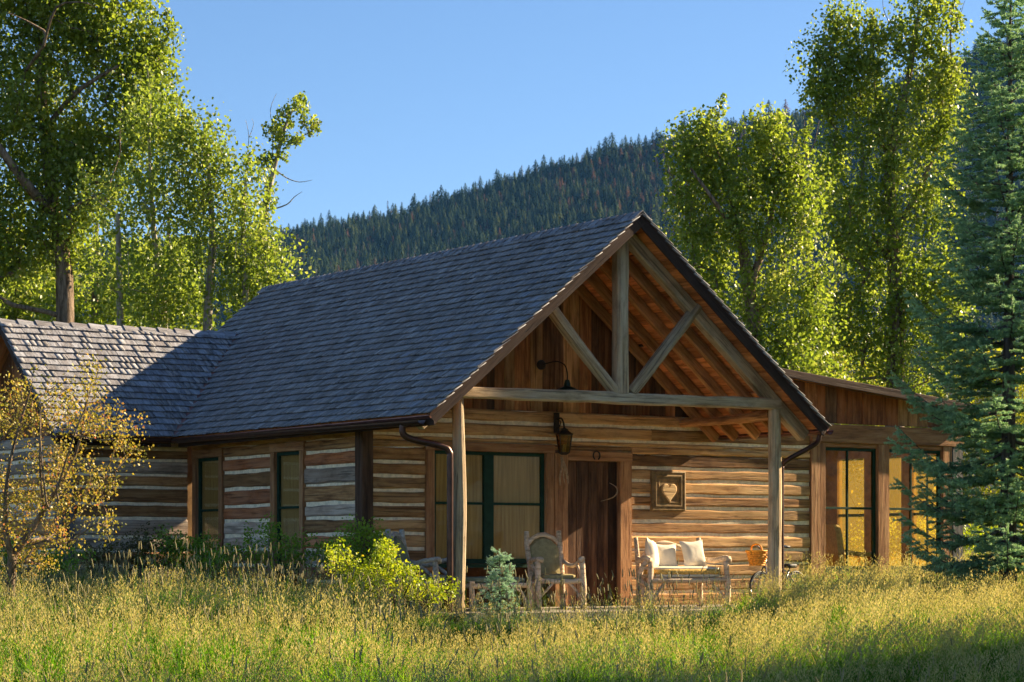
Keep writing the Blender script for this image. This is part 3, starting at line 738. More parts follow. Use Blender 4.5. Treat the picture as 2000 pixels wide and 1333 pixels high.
timber('soffit', (5.5, -.1, ltop(5.5) - .072), (11.7, -.1, ltop(11.7) - .072), .28, .02, M['deck_under'], sr, seg=2, wob=0)
box('corner_board', (7.993, -.03, -.2), (8.285, .10, 2.493), M['casing'], sr); box('post', (9.385, -.03, -.2), (9.615, .12, 2.493), M['casing'], sr)
box('corner_post', (10.985, -.04, -.2), (11.22, .17, 2.493), M['greypost'], sr, .01); box('post', (10.785, -.03, -.2), (10.98, .12, 2.493), M['casing'], sr)
for a, b, mm in ((8.29, 9.38, 8.80), (9.62, 10.78, 10.15)):
    w = window(FR, a, b, .50, 2.43, 1.48, blind=False, tint='amber', muntin=(mm,), name='sunroom_window', casing=False)
    box('knee_panel', (a, .0, -.2), (b, .10, .442), M['plank'], sr); box('head_trim', (a, .0, 2.432), (b, .10, 2.492), M['casing'], sr)
# far side of the room: posts, rail and sill with open glass between
YS = 3.4
box('back_wall', (8.0, YS, -.2), (11.36, YS + .1, 2.75), M['interior'], sr)
box('floor', (8.0, .12, -.12), (11.3, YS, -.02), M['interior'], sr); box('ceiling', (8.0, .12, 2.76), (11.3, YS, 2.79), M['interior'], sr)
box('inner_wall', (7.9, .12, -.1), (7.99, YS, 2.75), M['interior'], sr)
for a, b in ((1.20, 1.45), (2.10, 2.37), (3.06, 3.39)): box('end_post', (11.24, a, -.2), (11.36, b, 2.75), M['interior'], sr)
box('end_sill', (11.25, .18, -.2), (11.35, YS - .02, .40), M['interior'], sr); box('end_head', (11.25, .18, 2.40), (11.35, YS - .02, 2.75), M['interior'], sr)
for a, b in ((.18, 1.20), (1.45, 2.10), (2.37, 3.06)):
    box('end_pane', (11.29, a, .40), (11.295, b, 2.40), M['screen'], sr); box('end_rail', (11.27, a, 1.41), (11.32, b, 1.45), M['green'], sr)
box('end_muntin', (11.272, .855, .40), (11.318, .885, 2.40), M['green'], sr)
wg = part('wing_gable')
wt = lambda y: ZE + K * min(y - WY0, 2 * WY1 - WY0 - y) - .09
y = 5.4
while y < 8.8:
    y1 = min(y + random.uniform(.16, .28), 8.8); a, b = wt(y), wt(y1)
    if min(a, b) > 2.6:
        V = [(0, y + .003, -2.10), (0, y1 - .003, -2.10), (b - 2.57, y1 - .003, -2.10), (a - 2.57, y + .003, -2.10)]; V += [(p, q, -2.05) for p, q, r in V]
        F = [(0, 1, 2, 3), (7, 6, 5, 4), (0, 4, 5, 1), (1, 5, 6, 2), (2, 6, 7, 3), (3, 7, 4, 0)]
        link('siding_plank', mesh('siding_plank', V, F), M['plank'], wg, Matrix(((0, 0, 1, 0), (0, 1, 0, 0), (1, 0, 0, 2.57), (0, 0, 0, 1))))
    y = y1
# rear and flank walls, unseen from the front but closing the house
rw = part('rear_wall')
box('wall_panel', (.02, 7.75, -.2), (5.6, 7.9, 2.6), M['interior'], rw); box('wall_panel', (5.55, .2, -.2), (5.7, 7.7, 2.6), M['interior'], rw); box('wall_panel', (-2.0, 8.9, -.2), (0, 9.0, 2.5), M['interior'], rw)

# ------------------------------------------------------------------ fittings on the wall
lt = prop(empty('wall_lantern', (3.19, 0, 2.5)), 'rusty iron carriage lantern hanging on the wall left of the plank door', 'lantern')
lt.scale = (.86, .86, .86)
box('back_plate', (-.055, -.05, .0), (.055, -.024, .34), M['iron'], lt, .006)
tube('bracket', [(0, -.05, .22), (0, -.17, .24), (.0, -.24, .16), (0, -.26, .06)], .014, M['iron'], lt, 6)
tube('scroll', [(0, -.05, .06), (0, -.12, .10), (0, -.16, .18), (0, -.11, .2)], .010, M['iron'], lt, 6)
def prism_rings(prof, n, cx=0, cy=0, rot=PI / 4):
    return loft([[(cx + r * math.cos(rot + 2 * PI * k / n), cy + r * math.sin(rot + 2 * PI * k / n), z) for k in range(n)] for z, r in prof])
V, F = prism_rings([(-.045, .165), (-.03, .17), (.0, .12), (.035, .07), (.05, .075), (.07, .03), (.085, .02)], 4, 0, -.26, .45); link('lantern_roof', mesh('lantern_roof', V, F), M['iron'], lt)
V, F = prism_rings([(-.375, .05), (-.35, .10), (-.335, .105)], 4, 0, -.26, .45); link('lantern_base', mesh('lantern_base', V, F), M['iron'], lt)
for k in range(4):
    a0, a1 = .45 + PI / 2 * k, .45 + PI / 2 * (k + 1)
    p = lambda r, a, z: (r * math.cos(a), -.26 + r * math.sin(a), z)
    tube('corner_bar', [p(.10, a0, -.34), p(.15, a0, -.04)], .010, M['iron'], lt, 5, 1)
    V = [p(.095, a0, -.335), p(.095, a1, -.335), p(.143, a1, -.045), p(.143, a0, -.045)]
    V += [(x_ * .96, -.26 + (y_ + .26) * .96, z_) for x_, y_, z_ in V]
    link('pane', mesh('pane', V, [(0, 1, 2, 3), (7, 6, 5, 4), (0, 4, 5, 1), (1, 5, 6, 2), (2, 6, 7, 3), (3, 7, 4, 0)]), M['lampglass'], lt)
tube('candle', [(0, -.26, -.33), (0, -.26, -.2)], .022, M['cream'], lt, 8, 1)
an = prop(empty('antler_bundle', (3.25, -.05, 2.13)), 'bundle of pale shed antlers hanging below the iron lantern', 'antlers')
for k in range(6):
    dx = random.uniform(-.09, .09)
    tube('antler', [(random.uniform(-.02, .02), -.03, .02), (dx * .5, -.05 - .02 * k / 6, -.12), (dx, -.05, -.26), (dx * 1.1 + random.uniform(-.05, .05), -.06, -.36 - .04 * random.random())], [.016, .014, .011, .004], M['antler'], an, 6)
hsn = [(.058 * math.sin(a), -.045, .058 * math.cos(a) * -1.1) for a in np.linspace(.55, 2 * PI - .55, 12)]
prop(tube('horseshoe', hsn, .011, M['iron'], None, 6, 2), 'iron horseshoe nailed to the board above the plank door', 'horseshoe').location = (3.89, .0, 2.19)
pc = prop(empty('heart_picture', (5.215, -.012, 1.695)), 'square pressed tin panel with a pale wooden heart on the log wall', 'picture')
W2, H2 = .315, .295
V, F = loft([[(s * W2 * q + o, y_, t * H2 * q) for s, t in ((-1, -1), (1, -1), (1, 1), (-1, 1))] for q, y_, o in ((1, .02, 0), (1, -.025, 0), (.93, -.032, 0), (.90, -.018, 0), (.82, -.018, 0), (.78, -.034, 0), (.72, -.034, 0), (.69, -.014, 0), (.60, -.014, 0), (.57, -.024, 0), (.53, -.012, 0))])
link('tin_panel', mesh('tin_panel', V, [tuple(reversed(f)) for f in F]), M['tin'], pc)
hp = []
for k in range(36):
    t = 2 * PI * k / 36; hp.append((.0086 * 16 * math.sin(t) ** 3 + .004, .0098 * (13 * math.cos(t) - 5 * math.cos(2 * t) - 2 * math.cos(3 * t) - math.cos(4 * t))))
hp = [(u + .12 * max(0, -v) * .25, v - .01) for u, v in hp]
V, F = loft([[(u * q, y_, v * q) for u, v in hp] for q, y_ in ((1, -.012), (1, -.036), (.9, -.043))]); link('wooden_heart', mesh('wooden_heart', V, F), M['heart'], pc)
gl = prop(empty('gooseneck_lamp', (2.95, .02, 3.47)), 'dark gooseneck barn lamp high on the plank gable behind the truss', 'lamp')
V, F = loft([[(r * math.cos(2 * PI * k / 14), y_, r * math.sin(2 * PI * k / 14)) for k in range(14)] for y_, r in ((.02, .07), (-.03, .07), (-.045, .05))]); link('wall_plate', mesh('wall_plate', V, F), M['iron'], gl)
tube('gooseneck', [(0, -.03, 0), (.02, -.18, .02), (.06, -.34, .03), (.10, -.46, -.03), (.115, -.50, -.14), (.115, -.50, -.24)], .009, M['iron'], gl, 7)
V, F = loft([[(.115 + r * math.cos(2 * PI * k / 20), -.50 + r * math.sin(2 * PI * k / 20), z) for k in range(20)] for z, r in ((-.24, .03), (-.29, .045), (-.33, .05), (-.36, .12), (-.40, .17), (-.43, .19), (-.425, .18), (-.38, .15))], cap=True)
link('lamp_shade', mesh('lamp_shade', V, F), M['lampgreen'], gl)
#@@FURN
# ------------------------------------------------------------------ porch furniture
def soft_box(w, d, h, puff=.25, n=8, m=4):
    """cushion: rounded box, top and bottom swollen"""
    V = []; F = []
    prof = [(-1, .90), (-.75, .985), (0, 1.0), (.75, .985), (1, .90)]
    def ring(s, z):
        out = []
        for k in range(4 * n):
            a = 2 * PI * k / (4 * n); c, q = math.cos(a), math.sin(a); p = 5.0
            r = (abs(c) ** p + abs(q) ** p) ** (-1 / p); out.append((c * r * w / 2 * s, q * r * d / 2 * s, z))
        return out
    rings = [ring(.45, -h / 2 * (1 + puff * .4)), ring(.80, -h / 2 * (1 + puff * .2))] + [ring(s, z * h / 2) for z, s in prof] + [ring(.80, h / 2 * (1 + puff * .6)), ring(.45, h / 2 * (1 + puff))]
    return loft(rings)
def pillow(name, label, M4, s, mat):
    V = []; F = []; n = 12
    for side in (1, -1):
        for i in range(n + 1):
            for j in range(n + 1):
                u, v = i / n * 2 - 1, j / n * 2 - 1
                t = max(0, (1 - u ** 4) * (1 - v ** 4)) ** .55; k = 1 - .13 * (1 - (u * v) ** 2) * 1.0
                wr = .006 * mnoise.noise(Vector((u * 4, v * 4, side)))
                V.append((u * s / 2 * k, side * (t * s * .17 + wr * t), v * s / 2 * k))
    m = (n + 1) ** 2
    for i in range(n):
        for j in range(n):
            a = i * (n + 1) + j; F.append((a, a + n + 1, a + n + 2, a + 1)); F.append((m + a, m + a + 1, m + a + n + 2, m + a + n + 1))
    o = link(name, mesh(name, V, [tuple(reversed(f)) for f in F]), mat, None, M4, smooth=True); prop(o, label, 'pillow', 'cream pillows on the driftwood bench'); return o
def jog(p, s=.012): return tuple(c + random.uniform(-s, s) for c in p)
def twig(name, P, r0, r1, mat, par, n=8, rough=.28):
    P = [jog(p, .008) for p in P]; m = len(P)
    if m == 2: P = [P[0], jog([(a + b) / 2 for a, b in zip(P[0], P[1])], .014), P[1]]; m = 3
    R = [r0 + (r1 - r0) * i / (m - 1) for i in range(m)]
    return tube(name, P, R, mat, par, n, 4, rough)
def armchair(loc, rz, label, wood_m, cloth, w=.65, wb=.47, d=.54, long=0):
    t = prop(empty('driftwood_armchair', loc, rz), label, 'chair', 'driftwood porch chairs')
    f, b, k = -d / 2 - long, d / 2, wb / 2
    for s in (-1, 1):
        twig('leg', [(s * w / 2, f, 0), (s * w / 2 * 1.02, f, .3), (s * w / 2, f + .02, .66)], .046, .040, wood_m, t)
        twig('back_post', [(s * k, b, 0), (s * k, b + .02, .42), (s * k * 1.02, b + .12, .80), (s * k * 1.03, b + .17, 1.08)], .044, .036, wood_m, t)
        twig('arm', [(s * (k + .02), b + .06, .66), (s * (w / 2 - .02), b - .18, .60), (s * (w / 2 + .04), f + .2, .66), (s * w / 2, f - .01, .69), (s * (w / 2 - .05), f - .02, .66)], .030, .036, wood_m, t)
        twig('arm_brace', [(s * (w / 2 - .01), f + .02, .42), (s * (w / 2 - .0), f + .16, .55), (s * (w / 2 + .01), f + .3, .62)], .026, .022, wood_m, t)
        twig('leg_brace', [(s * (w / 2 - .03), f, .16), (s * w * .3, f, .28), (s * w * .16, f, .37)], .02, .018, wood_m, t)
        twig('side_rail', [(s * w / 2, f, .38), (s * (w + wb) / 4, 0, .37), (s * k, b, .38)], .034, .03, wood_m, t)
    twig('front_rail', [(-w / 2, f, .385), (0, f - .01, .385), (w / 2, f, .385)], .036, .036, wood_m, t)
    twig('back_rail', [(-k, b, .38), (0, b, .38), (k, b, .38)], .03, .03, wood_m, t)
    twig('crest_rail', [(-k, b + .14, .90), (-k * .55, b + .16, .99), (0, b + .17, 1.03), (k * .55, b + .16, .99), (k, b + .14, .90)], .032, .032, wood_m, t)
    V, F = soft_box(w - .10, d - .06 + long, .075, .35); o = link('seat_cushion', mesh('seat_cushion', V, F), cloth, t, Matrix.Translation((0, -.01 - long / 2, .435)), True)
    pts = [(-k * .86, .40), (k * .86, .40), (k * .9, .86), (k * .5, .955), (0, .99), (-k * .5, .955), (-k * .9, .86)]
    yy = lambda z, q: b - .02 + .19 * (z - .4) / .6 + q
    c0 = (0, .68); V, F = loft([[(c0[0] + (x_ - c0[0]) * s, yy(c0[1] + (z_ - c0[1]) * s, q), c0[1] + (z_ - c0[1]) * s) for x_, z_ in pts] for s, q in ((.97, .06), (1, .04), (1, .0), (.93, -.03), (.6, -.045))])
    link('backrest', mesh('backrest', V, F), cloth, t)
    return t
armchair((2.44, -1.05, 0), math.radians(-14), 'driftwood armchair with olive cloth facing out beside the plank door', M['drift'], M['olive'])
armchair((.30, -1.15, 0), math.radians(38), 'grey driftwood armchair with sage back half hidden by the yellow bush', M['driftgrey'], M['sage'])
st = prop(empty('driftwood_footstool', (1.20, -1.38, 0), math.radians(-6)), 'low driftwood footstool with flat sage cushion behind the small blue spruce', 'footstool')
for sx, sy in ((-.42, -.26), (.42, -.26), (.42, .26), (-.42, .26)): twig('leg', [(sx, sy, 0), (sx * 1.03, sy, .22), (sx, sy, .40)], .042, .036, M['drift'], st)
for sy in (-.26, .26): twig('rail', [(-.44, sy, .33), (0, sy - .01, .335), (.44, sy, .33)], .034, .034, M['drift'], st)
for sx in (-.42, .42): twig('rail', [(sx, -.26, .33), (sx, .26, .33)], .03, .03, M['drift'], st); 
twig('brace', [(-.40, -.26, .05), (-.3, -.27, .25), (-.12, -.27, .31)], .022, .018, M['drift'], st); twig('brace', [(.40, -.26, .05), (.3, -.27, .25), (.12, -.27, .31)], .022, .018, M['drift'], st)
twig('corner_post', [(-.43, .2, .3), (-.43, .2, .66)], .038, .034, M['drift'], st)
V, F = soft_box(.84, .5, .075, .3); link('cushion', mesh('cushion', V, F), M['sage'], st, Matrix.Translation((0, 0, .405)), True)
# bench
bl = (4.47, -1.25, 0); br = math.radians(-10)
bn = prop(empty('driftwood_bench', bl, br), 'pale driftwood bench with curved arms and arched back on the porch', 'bench')
Wf, Wb, D2 = 1.20, 1.0, .30
for s in (-1, 1):
    twig('front_leg', [(s * Wf / 2, -D2, 0), (s * (Wf / 2 + .02), -D2, .3), (s * Wf / 2, -D2 + .02, .66)], .048, .04, M['drift'], bn)
    twig('back_post', [(s * Wb / 2, D2, 0), (s * Wb / 2, D2, .45), (s * Wb / 2 * 1.02, D2 + .06, 1.0)], .042, .032, M['drift'], bn)
    twig('arm', [(s * Wb / 2, D2 + .03, .70), (s * (Wf / 2 - .03), .1, .66), (s * (Wf / 2 + .05), -D2 + .06, .70), (s * (Wf / 2 + .03), -D2 - .03, .66)], .036, .046, M['drift'], bn)
    twig('side_rail', [(s * Wf / 2, -D2, .37), (s * Wb / 2, D2, .37)], .034, .034, M['drift'], bn)
    twig('brace', [(s * (Wf / 2 - .02), -D2, .12), (s * Wf * .36, -D2 + .02, .28), (s * Wf * .30, -D2 + .03, .36)], .026, .022, M['drift'], bn)
    twig('back_brace', [(s * Wb / 2, D2, .12), (s * Wb * .40, D2, .30), (s * Wb * .30, D2, .37)], .024, .02, M['drift'], bn)
twig('outer_brace', [(-Wf / 2 - .02, -D2, .30), (-Wf / 2 - .12, -D2 + .12, .40), (-Wf / 2 - .10, -D2 + .05, .58), (-Wf / 2, -D2 + .05, .68)], .034, .04, M['drift'], bn)
twig('outer_brace', [(-Wf / 2 + .02, -D2 + .1, .02), (-Wf / 2 - .05, -D2 + .2, .3), (-Wf / 2 - .02, -D2 + .25, .5)], .034, .03, M['drift'], bn)
twig('front_rail', [(-Wf / 2, -D2, .385), (0, -D2 - .01, .38), (Wf / 2, -D2, .385)], .038, .038, M['drift'], bn); twig('back_rail', [(-Wb / 2, D2, .385), (Wb / 2, D2, .385)], .034, .034, M['drift'], bn)
twig('arched_back', [(-Wb * .47, D2 + .03, .62), (-Wb * .30, D2 + .05, .83), (-.05, D2 + .06, .91), (Wb * .25, D2 + .05, .82), (Wb * .47, D2 + .03, .62)], .036, .036, M['drift'], bn)
twig('back_slat', [(-Wb * .47, D2 + .01, .55), (0, D2 + .02, .57), (Wb * .47, D2 + .01, .55)], .028, .028, M['drift'], bn)
for k in range(6):
    yy = -D2 + .05 + .1 * k; twig('seat_slat', [(-Wf / 2 + .03, yy, .405), (Wf / 2 - .03, yy, .405)], .018, .018, M['drift'], bn, 6)
BM = Matrix.Translation(bl) @ Matrix.Rotation(br, 4, 'Z')
sc_ = prop(empty('bench_cushion', bl, br), 'long cream bench cushion with ochre fringed edge under the pillows', 'cushion')
V, F = soft_box(1.10, .58, .055, .3); link('lower_pad', mesh('lower_pad', V, F), M['cream'], sc_, Matrix.Translation((.01, -.02, .455)), True)
V, F = soft_box(1.14, .61, .080, .1); link('fringe_band', mesh('fringe_band', V, F), M['fringe'], sc_, Matrix.Translation((.01, -.02, .505)), True)
V, F = soft_box(1.10, .57, .045, .5); link('upper_pad', mesh('upper_pad', V, F), M['cream'], sc_, Matrix.Translation((.01, -.01, .548)), True)
def PM(x_, y_, z_, rz, tilt, roll=0): return BM @ Matrix.Translation((x_, y_, z_)) @ Matrix.Rotation(rz, 4, 'Z') @ Matrix.Rotation(tilt, 4, 'X') @ Matrix.Rotation(roll, 4, 'Y')
pillow('pillow', 'cream pillow turned sideways against the left arm of the bench', PM(-.42, .02, .76, math.radians(52), -.16, .10), .44, M['cream'])
pillow('pillow', 'low cream pillow in the middle of the bench behind the other two', PM(-.12, .19, .72, math.radians(2), -.28, .03), .40, M['cream'])
pillow('pillow', 'cream pillow standing at the right end of the bench cushion', PM(.30, .13, .76, math.radians(6), -.26, -.05), .41, M['cream'])
# child's bicycle behind the right porch post
bk = prop(empty('bicycle', (6.06, -1.55, 0), math.radians(192)), 'small dark bicycle with orange wicker basket behind the right porch post', 'bicycle')
def wheel(x_, r=.25):
    w = empty('wheel', (x_, 0, r), parent=bk)
    c = [(math.cos(a) * r, 0, math.sin(a) * r) for a in np.linspace(0, 2 * PI, 25)]
    tube('tyre', c, .019, M['rubber'], w, 8, 1); tube('rim', [(p[0] * .91, 0, p[2] * .91) for p in c], .010, M['chrome'], w, 6, 1)
    V, F = join_geo([tube_geo([(0, .02 * (-1) ** k, 0), (math.cos(a) * r * .91, 0, math.sin(a) * r * .91)], .0018, 4, 1) for k, a in enumerate(np.linspace(0, 2 * PI, 19)[:-1])])
    link('spokes', mesh('spokes', V, F), M['chrome'], w); tube('hub', [(0, -.04, 0), (0, .04, 0)], .016, M['chrome'], w, 8, 1)
wheel(-.40); wheel(.42)
fr = [([(.30, 0, .68), (.33, 0, .58)], .018), ([(.33, 0, .58), (-.08, 0, .24)], .016), ([(.31, 0, .66), (-.2, 0, .50)], .015), ([(-.24, 0, .52), (-.08, 0, .24)], .015), ([(-.08, 0, .24), (-.40, .05, .25)], .009), ([(-.08, 0, .24), (-.40, -.05, .25)], .009), ([(-.22, 0, .48), (-.40, .05, .25)], .009), ([(-.22, 0, .48), (-.40, -.05, .25)], .009)]
V, F = join_geo([tube_geo(p, r, 8, 1) for p, r in fr]); link('frame', mesh('frame', V, F), M['bikeblue'], bk, smooth=True)
V, F = join_geo([tube_geo([(.32, .0, .60), (.35, .05, .50), (.42, .05, .25)], .011, 6, 2), tube_geo([(.32, .0, .60), (.35, -.05, .50), (.42, -.05, .25)], .011, 6, 2)]); link('fork', mesh('fork', V, F), M['bikeblue'], bk)
tube('handlebar', [(.12, -.27, .86), (.24, -.22, .87), (.30, -.06, .80), (.30, 0, .70), (.30, .06, .80), (.24, .22, .87), (.12, .27, .86)], .012, M['chrome'], bk, 7, 4)
for s in (-1, 1): tube('grip', [(.10, s * .278, .858), (.21, s * .235, .871)], .018, M['rubber'], bk, 8, 1)
V, F = soft_box(.22, .13, .05, .3, 5); link('saddle', mesh('saddle', V, F), M['rubber'], bk, Matrix.Translation((-.27, 0, .585)), True); tube('seat_post', [(-.24, 0, .50), (-.26, 0, .57)], .012, M['chrome'], bk, 6, 1)
tube('crank', [(-.08, -.06, .24), (-.08, -.08, .12)], .009, M['chrome'], bk, 6, 1); tube('pedal', [(-.08, -.07, .12), (-.08, -.15, .12)], .016, M['rubber'], bk, 6, 1)
# basket: tapered woven walls built from hoops and stakes
bs = empty('basket', (.50, 0, .70), parent=bk)
def rr(w, d, z, n=20):
    out = []
    for k in range(n + 1):
        a = 2 * PI * k / n; c, s = math.cos(a), math.sin(a); r = (abs(c) ** 4 + abs(s) ** 4) ** -.25; out.append((c * r * d / 2, s * r * w / 2, z))
    return out
ring_ = lambda w, d, z: rr(w, d, z)[:-1]
V, F = loft([ring_(.20, .14, -.11), ring_(.30, .21, .10), ring_(.285, .195, .10), ring_(.19, .13, -.10)]); link('wall', mesh('wall', V, F), M['wicker'], bs)
for i, z in enumerate(np.linspace(-.10, .10, 8)):
    q = (z + .11) / .21; tube('weave_hoop', rr(.205 + .10 * q, .145 + .07 * q, z), .010 if i < 7 else .017, M['wicker'], bs, 5, 1)
tube('carry_loop', [(.0, -.10, .10), (.02, -.08, .17), (.02, 0, .20), (.02, .08, .17), (0, .10, .10)], .012, M['wicker'], bs, 6)
# wicker armchair inside the sunroom
wc = prop(empty('wicker_chair', (9.34, .56, -.02), math.radians(70)), 'pale wicker armchair inside the sunroom behind the left glass', 'chair')
wc.scale = (1.05, 1.05, 1.14)
V, F = loft([[(x_ * s, .26 + .10 * (z_ - .4) + q, z_) for x_, z_ in ((-.30, .30), (.30, .30), (.33, .7), (.30, .98), (.2, 1.10), (-.2, 1.10), (-.30, .98), (-.33, .7))] for s, q in ((1, .05), (1.03, .0), (.9, -.06))]); link('backrest', mesh('backrest', V, F), M['palewicker'], wc)
V, F = soft_box(.62, .58, .14, .3); link('seat', mesh('seat', V, F), M['cream'], wc, Matrix.Translation((0, -.02, .42)), True)
for s in (-1, 1):
    tube('arm', [(s * .31, .28, .72), (s * .36, 0, .68), (s * .35, -.26, .64), (s * .34, -.30, .3)], .035, M['palewicker'], wc, 7)
    for yy in (-.26, .26): tube('leg', [(s * .29, yy, 0), (s * .29, yy, .36)], .025, M['palewicker'], wc, 6, 1)
#@@VEG
# ------------------------------------------------------------------ vegetation
def leaf_cloud(C, rad, n_per, size, droop=.35, hang=0.0, seed=1, flat=1.0, ref=None):
    """leaf quads (two triangles folded on the midrib) around clump centres C; returns V, T, rnd"""
    r = np.random.default_rng(seed); rad = np.asarray(rad); n_per = np.maximum(6, (n_per * np.minimum(1.6, (rad / (ref or rad.mean())) ** 1.5)).astype(int)); n = int(n_per.sum())
    cen = np.repeat(C, n_per, 0); rr = np.repeat(rad, n_per)[:, None]
    off = r.normal(size=(n, 3)); off /= np.linalg.norm(off, axis=1)[:, None]; off *= (r.random(n) ** .45)[:, None]
    off[:, 2] *= 1.15 * flat; pos = cen + off * rr
    a = r.normal(size=(n, 3)); a[:, 2] -= droop * 2; a /= np.linalg.norm(a, axis=1)[:, None]
    q = r.normal(size=(n, 3)); b = np.cross(a, q); b /= np.linalg.norm(b, axis=1)[:, None]; nn = np.cross(a, b)
    s = size * (.65 + .7 * r.random(n))[:, None]
    V = np.empty((n, 4, 3)); V[:, 0] = pos - a * s * .5; V[:, 1] = pos + b * s * .40 + nn * s * .10 - a * s * .08; V[:, 2] = pos + a * s * .55; V[:, 3] = pos - b * s * .40 + nn * s * .10 - a * s * .08
    k = np.arange(n)[:, None] * 4; T = np.concatenate([k + [0, 1, 2], k + [0, 2, 3]], 1).reshape(-1, 3)
    cr = np.repeat(r.random(len(C)), n_per); v = np.clip(.45 * cr + .55 * r.random(n), 0, 1)
    return V.reshape(-1, 3), T, np.repeat(v, 4)
def frusta(E, ns=6):
    """E: list of (p0, r0, p1, r1) -> V, T"""
    P0 = np.array([e[0] for e in E]); P1 = np.array([e[2] for e in E]); R0 = np.array([e[1] for e in E]); R1 = np.array([e[3] for e in E])
    t = P1 - P0; L = np.linalg.norm(t, axis=1)[:, None] + 1e-9; t /= L; P1 = P1 + t * np.minimum(R1[:, None] * .5, .05)
    h = np.where(np.abs(t[:, 2:3]) < .9, np.array([[0, 0, 1.0]]), np.array([[1.0, 0, 0]])); u = np.cross(t, h); u /= np.linalg.norm(u, axis=1)[:, None]; v = np.cross(t, u)
    an = 2 * PI * np.arange(ns) / ns; ring = u[:, None] * np.cos(an)[None, :, None] + v[:, None] * np.sin(an)[None, :, None]
    A = P0[:, None] + ring * R0[:, None, None]; B = P1[:, None] + ring * R1[:, None, None]
    V = np.concatenate([A, B], 1).reshape(-1, 3); T = []
    base = np.arange(len(E))[:, None] * 2 * ns
    for k in range(ns):
        j = (k + 1) % ns; T.append(base + [k, j, j + ns]); T.append(base + [k, j + ns, k + ns])
    return V, np.concatenate(T, 0)
def skeleton(trunks, C, tip=.010, power=2.4, step=.45, rmax=None, seed=1):
    """grow branches from trunk polylines (point, radius) to the clump centres; returns frusta"""
    r = np.random.default_rng(seed); P = []; par = []; fixed = {}
    for tr in trunks:
        Q = smooth_path([p for p, _ in tr], 5); rr = [float(np.interp(i, np.linspace(0, len(Q) - 1, len(tr)), [q for _, q in tr])) for i in range(len(Q))]
        for i, q in enumerate(Q):
            if i == 0:
                par.append(-1 if not P else int(np.argmin([np.linalg.norm(np.array(q) - p) for p in P])))
            else: par.append(len(P) - 1)
            fixed[len(P)] = rr[i]; P.append(np.array(q))
    base = P[0]; order = np.argsort(np.linalg.norm(C - base, axis=1)); n0 = len(P)
    for ci in order:
        c = C[ci]; A = np.array(P); d = np.linalg.norm(A - c, axis=1); up = np.maximum(0, A[:, 2] - c[2] + .25 * d)
        low = np.where(A[:, 2] < base[2] + .6, 1.5, 0); j = int(np.argmin(d + .8 * up + low)); m = max(1, int(d[j] / step)); p0 = A[j]; last = j
        for k in range(1, m + 1):
            t = k / m; q = p0 + (c - p0) * t; q = q + np.array([0, 0, -.12 * d[j] * math.sin(PI * t) * .5]) + (r.normal(size=3) * .05 * min(1, d[j]) if k < m else 0)
            par.append(last); P.append(q); last = len(P) - 1
    n = len(P); acc = np.zeros(n); kids = np.zeros(n)
    for i in range(n - 1, -1, -1):
        w = tip ** power if kids[i] == 0 else acc[i]
        rad = w
        if par[i] >= 0: acc[par[i]] += rad; kids[par[i]] += 1
        acc[i] = w
    R = acc ** (1 / power)
    for i, f in fixed.items(): R[i] = f
    if rmax: R[n0:] = np.minimum(R[n0:], rmax)
    return [(P[par[i]], max(R[i], min(R[par[i]], R[i] * 1.35)), P[i], R[i]) for i in range(n) if par[i] >= 0]
DENS = 12.0
def blob_points(blobs, depth, seed, zf=.9, dens=1.0, plume=False):
    """clump centres filling ellipsoids given as photo position and size at the tree's distance"""
    r = np.random.default_rng(seed); s = depth / FPX; C = []; R = []
    for (px, py, rx, ry) in blobs:
        c = np.array(at(px, py, depth)); ax, az = rx * s, ry * s; ad = zf * min(max(ax, .6), 2.6) * (.75 if plume else 1)
        n = max(6, int(dens * DENS * (ax * az * ad) ** .72))
        for _ in range(n):
            o = r.normal(size=3); o /= np.linalg.norm(o); o *= r.random() ** .38
            C.append(c + np.array([RX, RY, 0]) * o[0] * ax + np.array([FX, FY, 0]) * o[1] * ad + np.array([0, 0, 1.0]) * o[2] * az); R.append(r.uniform(.34, .80))
        if plume:
            for _ in range(int(1 + 2.2 * ax)):
                o = r.normal(size=3); o[2] = abs(o[2]) + .25; o /= np.linalg.norm(o)
                q = c + np.array([RX, RY, 0]) * o[0] * ax + np.array([FX, FY, 0]) * o[1] * ad + np.array([0, 0, 1.0]) * o[2] * az
                up = np.array([RX, RY, 0]) * o[0] * .5 + np.array([0, 0, 1.0]) + r.normal(size=3) * .15; ln = r.uniform(.25, .75)
                for t, rad in ((.15, .26), (.45, .20), (.75, .15), (1.0, .10)): C.append(q + up * ln * t); R.append(rad * r.uniform(.8, 1.2))
    return np.array(C), np.array(R)
def tree(name, label, cat, base, trunks, C, R, n_leaf, leaf, lm, bm, tip=.010, seed=1, droop=.35, group=None, bare=(), rmax=None, ref=None):
    base = Vector(base); t = prop(empty(name, base), label, cat, group); b = np.array(base)
    E = skeleton(trunks, C, tip, seed=seed, rmax=rmax)
    for Q, r0 in bare:
        Q = [np.array(q) for q in smooth_path(Q, 3)]
        ends = np.array([e[2] for e in E]); Q.insert(0, ends[int(np.argmin(np.linalg.norm(ends - Q[0], axis=1)))])
        E += [(Q[i], r0 * (1 - i / len(Q)) + .003, Q[i + 1], r0 * (1 - (i + 1) / len(Q)) + .002) for i in range(len(Q) - 1)]
    V, T = frusta(E); o = link('trunk', tri_mesh('trunk', V - b, T), bm, t, smooth=True)
    V, T, q = leaf_cloud(C, R, n_leaf, leaf, droop, seed=seed, ref=ref); link('crown', tri_mesh('crown', V - b, T, q), lm, t)
    return t
def tp(depth, pts): return [(at(px, py, depth + dz), r) for px, py, dz, r in pts]

